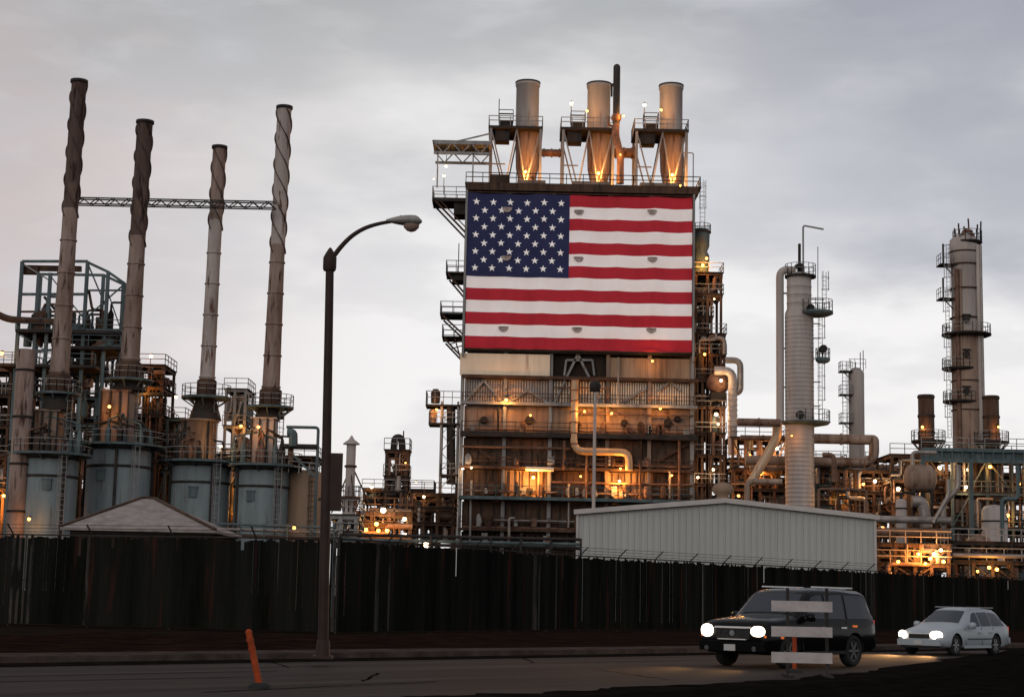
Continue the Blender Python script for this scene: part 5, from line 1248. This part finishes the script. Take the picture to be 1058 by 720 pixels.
def car(label, pos, rz, st, wheels, wr_, paint, parts):
    t = thing('parked_car' if 0 else 'car', label, 'car', (0, 0, 0))
    b, rows = loft_body(st); body = b.build('body', [paint, 'black_trim'], t)
    # wheel wells
    c = MB()
    for wx in wheels:
        for s in (-1, 1): c.pipe([(wx, s * (st[3][4] - .33), wr_), (wx, s * (st[3][4] + .3), wr_)], wr_ * 1.17, 28)
    cut = c.build('cutter', 'black_trim'); mod = body.modifiers.new('wells', 'BOOLEAN'); mod.object = cut; mod.operation = 'DIFFERENCE'; mod.solver = 'EXACT'
    bpy.context.view_layer.update(); dg = bpy.context.evaluated_depsgraph_get(); me = bpy.data.meshes.new_from_object(body.evaluated_get(dg))
    body.modifiers.clear(); body.data = me; bpy.data.objects.remove(cut, do_unlink=True)
    me.set_sharp_from_angle(angle=R(38))
    W = st[3][4]
    for wx in wheels:
        for s in (-1, 1):
            y1 = s * (W - .03); y0 = s * (W - .27); wh = MB(); vs = []; n = 32
            prof = [(wr_ * .62, y0), (wr_ * .93, y0), (wr_, y0 + s * .04), (wr_, y1 - s * .04), (wr_ * .93, y1), (wr_ * .66, y1 - s * .01), (wr_ * .64, y1 - s * .06)]
            for r, y in prof: vs += [(wx + r * math.cos(2 * math.pi * k / n), y, wr_ + r * math.sin(2 * math.pi * k / n)) for k in range(n)]
            wh.add(vs, [(i * n + k, i * n + (k + 1) % n, (i + 1) * n + (k + 1) % n, (i + 1) * n + k) for i in range(len(prof) - 1) for k in range(n)], True)
            w_o = wh.build('wheel', 'rubber', t)
            rm = MB(); yy = y1 - s * .05
            rm.pipe([(wx, yy - s * .03, wr_), (wx, yy - s * .015, wr_)], wr_ * .66, 28); r2 = MB()
            for k in range(6):
                a = 2 * math.pi * k / 6; r2.beam((wx, yy, wr_), (wx + wr_ * .62 * math.cos(a), yy, wr_ + wr_ * .62 * math.sin(a)), .07, .05)
            r2.pipe([(wx, yy - s * .02, wr_), (wx, yy + s * .03, wr_)], wr_ * .16, 16)
            for k in range(28):
                a, a2 = 2 * math.pi * k / 28, 2 * math.pi * (k + 1) / 28; r2.beam((wx + wr_ * .64 * math.cos(a), yy, wr_ + wr_ * .64 * math.sin(a)), (wx + wr_ * .64 * math.cos(a2), yy, wr_ + wr_ * .64 * math.sin(a2)), .04, .04)
            rm.build('hub', 'black_trim', w_o); r2.build('rim', 'rim' if paint == 'paint_silver' else 'rim_dark', w_o)
    # side glass
    for s in (-1, 1):
        for xa, xb, xa2, xb2 in parts['glass']:
            g_ = MB(); nx = 6; vs = []
            for i in range(nx + 1):
                for j in range(7):
                    v = j / 6; x = (xa + (xa2 - xa) * v) * (1 - i / nx) + (xb + (xb2 - xb) * v) * i / nx
                    vs.append(side_pt(st, x, .08 + v * .84, s))
            g_.add(vs, [(i * 7 + j, i * 7 + 7 + j, i * 7 + 8 + j, i * 7 + 1 + j) for i in range(nx) for j in range(6)], True)
            g_.build('side_window', 'car_glass', t)
        # door seams and handles
        for xd in parts['seams']:
            g_ = MB(); p0 = side_pt(st, xd, 0, s, .004); _, zb, zl, zt, w_, wq = interp(st, xd)
            g_.beam((xd, s * (w_ * .99 + .006), zb + .12), (xd, s * (w_ * .958 + .012), zl - .01), .018, .012); g_.build('door_seam', 'black_trim', t)
        for xd in parts['handles']:
            _, zb, zl, zt, w_, wq = interp(st, xd); MB().box((xd, s * (w_ + .012), zl - .16), (.2, .04, .04)).build('door_handle', parts.get('hm', paint), t)
        xm, = (parts['mirror'],); p0 = side_pt(st, xm, .08, s); g_ = MB(); g_.lathe(p0 + Vector((0, s * .14, .06)), [(.02, -.1), (.11, -.08), (.12, .06), (.07, .1), (.01, .11)], 12); g_.beam(p0, p0 + Vector((0, s * .14, .02)), .05); g_.build('mirror', paint, t)
        _, zb, zl, zt, w_, wq = interp(st, -.5 * parts['L']); g_ = MB(); g_.bb(wheels[1] + wr_ + .12, wheels[0] - wr_ - .12, s * (w_ + .002), s * (w_ + .02), zb + .02, zb + .1); g_.build('sill', parts.get('sill', 'black_trim'), t)
    # windscreen and rear glass
    for (xa, xb), nm in ((parts['screen'], 'windscreen'), (parts['rear'], 'rear_window')):
        g_ = MB(); vs = []
        for i in range(6):
            u = i / 5; x = xa + (xb - xa) * (.06 + u * .86); _, zb, zl, zt, w_, wq = interp(st, x); z1 = zt + .028
            hw = wq * .84
            vs += [(x + (.0), y, z1 - (abs(y) / max(hw, .01)) ** 2 * .02) for y in (-hw, -hw * .5, 0, hw * .5, hw)]
        g_.add(vs, [(i * 5 + j, i * 5 + 5 + j, i * 5 + 6 + j, i * 5 + 1 + j) for i in range(5) for j in range(4)], True); g_.build(nm, 'car_glass', t)
    fx = st[0][0]
    for nm, m, c_, d_ in parts['front']:
        q = MB()
        if nm == 'headlight':
            vs = []; n = 20
            for k in range(n): a = 2 * math.pi * k / n; ca, sa = math.cos(a), math.sin(a); e = .85; X = math.copysign(abs(ca) ** e, ca); Z = math.copysign(abs(sa) ** e, sa); vs.append((c_[0] + .02 - abs(X * d_[1] + (c_[1])) * parts['sweep'] + abs(c_[1]) * parts['sweep'], c_[1] + X * d_[1], c_[2] + Z * d_[2] * (1 if True else 1)))
            vs.append((c_[0] + .05, c_[1], c_[2])); q.add(vs, [(k, (k + 1) % n, n) for k in range(n)], True)
            h = q.build('headlight', m, t)
            ld = bpy.data.lights.new('headlight_beam', 'SPOT'); ld.energy = parts['beam']; ld.spot_size = R(62); ld.spot_blend = .8; ld.color = (1, .50, .18); ld.shadow_soft_size = .08
            lo = bpy.data.objects.new('headlight_beam', ld); COL.objects.link(lo); lo.parent = h; lo.location = (c_[0] + .12, c_[1], c_[2]); lo.rotation_euler = Vector((-1, 0, .22)).to_track_quat('Z', 'Y').to_euler()
        elif d_[0] < 0: q.pipe([(c_[0], c_[1], c_[2]), (c_[0] + .02, c_[1], c_[2])], -d_[0], 16); q.build(nm, m, t)
        else: q.box(c_, d_); q.build(nm, m, t)
    for nm, m, c_, d_ in parts['rest']: MB().box(c_, d_).build(nm, m, t)
    t.location = pos; t.rotation_euler = (0, 0, rz)
    return t
HD = math.atan2(-D.y, -D.x)
# black SUV; x=0 at front, negative towards the rear
S = [(0, .46, .76, .84, .88, .76), (-.05, .40, .84, 1.0, .94, .84), (-.16, .34, .92, 1.10, .98, .90), (-.55, .30, 1.01, 1.15, 1.0, .93), (-1.30, .30, 1.09, 1.21, 1.0, .93), (-1.42, .30, 1.11, 1.26, 1.0, .91), (-2.02, .30, 1.12, 1.80, 1.0, .82), (-2.3, .30, 1.12, 1.88, 1.0, .815),
     (-3.4, .30, 1.12, 1.91, 1.0, .81), (-4.5, .30, 1.13, 1.89, 1.0, .80), (-4.74, .32, 1.13, 1.84, .99, .79), (-4.98, .38, 1.12, 1.30, .97, .86), (-5.05, .46, 1.02, 1.10, .93, .84)]
suv = dict(L=5.05, glass=[(-1.62, -2.58, -2.08, -2.58), (-2.70, -3.52, -2.70, -3.52), (-3.64, -4.80, -3.64, -4.6)], seams=[-1.55, -2.67, -3.57], handles=[-2.5, -3.4], mirror=-1.72, screen=(-1.42, -2.02), rear=(-4.74, -4.98), sweep=.12, beam=260, hm='chrome',
    front=[('headlight', 'headlight', (.0, .73, .86), (.1, .19, .125)), ('headlight', 'headlight', (.0, -.73, .86), (.1, .20, .15)),
           ('grille', 'grille', (.0, 0, .80), (.06, .96, .26)), ('grille_bar', 'chrome', (.01, 0, .945), (.09, .98, .04)), ('grille_bar', 'chrome', (.02, 0, .665), (.07, .80, .02)), ('glow_edge', 'amber_glow', (-.06, .88, .74), (.08, .10, .05)), ('glow_edge', 'amber_glow', (-.06, -.88, .74), (.08, .10, .05)), ('emblem', 'rim', (.02, 0, .81), (-.07, 0, 0)),  # amber blocks beside the headlights added as the warm edge of their glow
           ('bumper', 'paint_black', (.02, 0, .50), (.20, 1.78, .22)), ('number_plate', 'plate', (.13, 0, .47), (.02, .32, .15)), ('fog_light', 'rim', (.10, .68, .45), (-.06, 0, 0)), ('fog_light', 'rim', (.10, -.68, .45), (-.06, 0, 0))],
    rest=[('roof_rail', 'chrome', (-3.3, .72, 1.95), (1.9, .035, .03)), ('roof_rail', 'chrome', (-3.3, -.72, 1.95), (1.9, .035, .03)), ('tail_light', 'tail_red', (-5.0, .87, 1.0), (.06, .10, .30)), ('tail_light', 'tail_red', (-5.0, -.87, 1.0), (.06, .10, .30)),
          ('rear_bumper', 'paint_black', (-5.06, 0, .52), (.14, 1.8, .2)), ('side_marker', 'amber_glow', (-.62, 1.0, .72), (.12, .02, .05)), ('sunroof', 'roof_glass', (-3.7, 0, 1.925), (1.3, 1.0, .02)), ('badge', 'amber_glow', (-3.95, .985, 1.0), (.22, .03, .05))])
p = gnd(757, 689.5)
car('black sport utility car with bright headlights driving behind the barricade', (p.x, p.y, .012), HD, S, (-.98, -3.95), .39, 'paint_black', suv)
# silver wagon
S2 = [(0, .34, .52, .58, .66, .50), (-.06, .28, .56, .66, .78, .62), (-.22, .22, .62, .72, .86, .70), (-.7, .20, .72, .82, .90, .76), (-1.25, .20, .80, .91, .90, .78), (-1.4, .20, .82, .96, .90, .77), (-2.15, .20, .84, 1.38, .90, .62), (-2.5, .20, .85, 1.44, .90, .61),
      (-3.3, .20, .86, 1.455, .90, .61), (-4.0, .20, .87, 1.41, .89, .60), (-4.25, .22, .88, 1.33, .88, .60), (-4.62, .28, .88, 1.0, .84, .66), (-4.78, .36, .80, .86, .76, .62)]
wag = dict(L=4.78, glass=[(-1.62, -2.55, -2.3, -2.55), (-2.62, -3.35, -2.62, -3.35), (-3.42, -4.38, -3.42, -4.1)], seams=[-1.45, -2.58, -3.38], handles=[-2.42, -3.2], mirror=-1.7, screen=(-1.4, -2.15), rear=(-4.25, -4.62), sweep=.35, beam=1000, sill='paint_silver',
    front=[('headlight', 'headlight', (-.03, .60, .61), (.1, .19, .125)), ('headlight', 'headlight', (-.03, -.60, .61), (.1, .19, .125)),
           ('grille', 'grille', (-.01, 0, .57), (.06, .74, .13)), ('grille_bar', 'chrome', (.0, 0, .645), (.07, .76, .02)), ('bumper', 'paint_silver', (.0, 0, .38), (.16, 1.5, .18)), ('number_plate', 'plate', (.09, 0, .38), (.02, .3, .13)), ('air_intake', 'black_trim', (.0, 0, .25), (.12, 1.3, .07))],
    rest=[('roof_rail', 'rim', (-3.1, .56, 1.47), (1.9, .03, .03)), ('roof_rail', 'rim', (-3.1, -.56, 1.47), (1.9, .03, .03)), ('tail_light', 'tail_red', (-4.63, .77, .78), (.12, .08, .2)), ('tail_light', 'tail_red', (-4.63, -.77, .78), (.12, .08, .2)),
          ('rear_bumper', 'paint_silver', (-4.76, 0, .45), (.12, 1.6, .18)), ('side_trim', 'black_trim', (-2.5, .905, .50), (1.9, .012, .03))])
p = gnd(950, 676.5)
car('silver station wagon with headlights on following the black car', (p.x, p.y, .012), HD, S2, (-.86, -3.62), .315, 'paint_silver', wag).scale = (1, 1, 1.05)
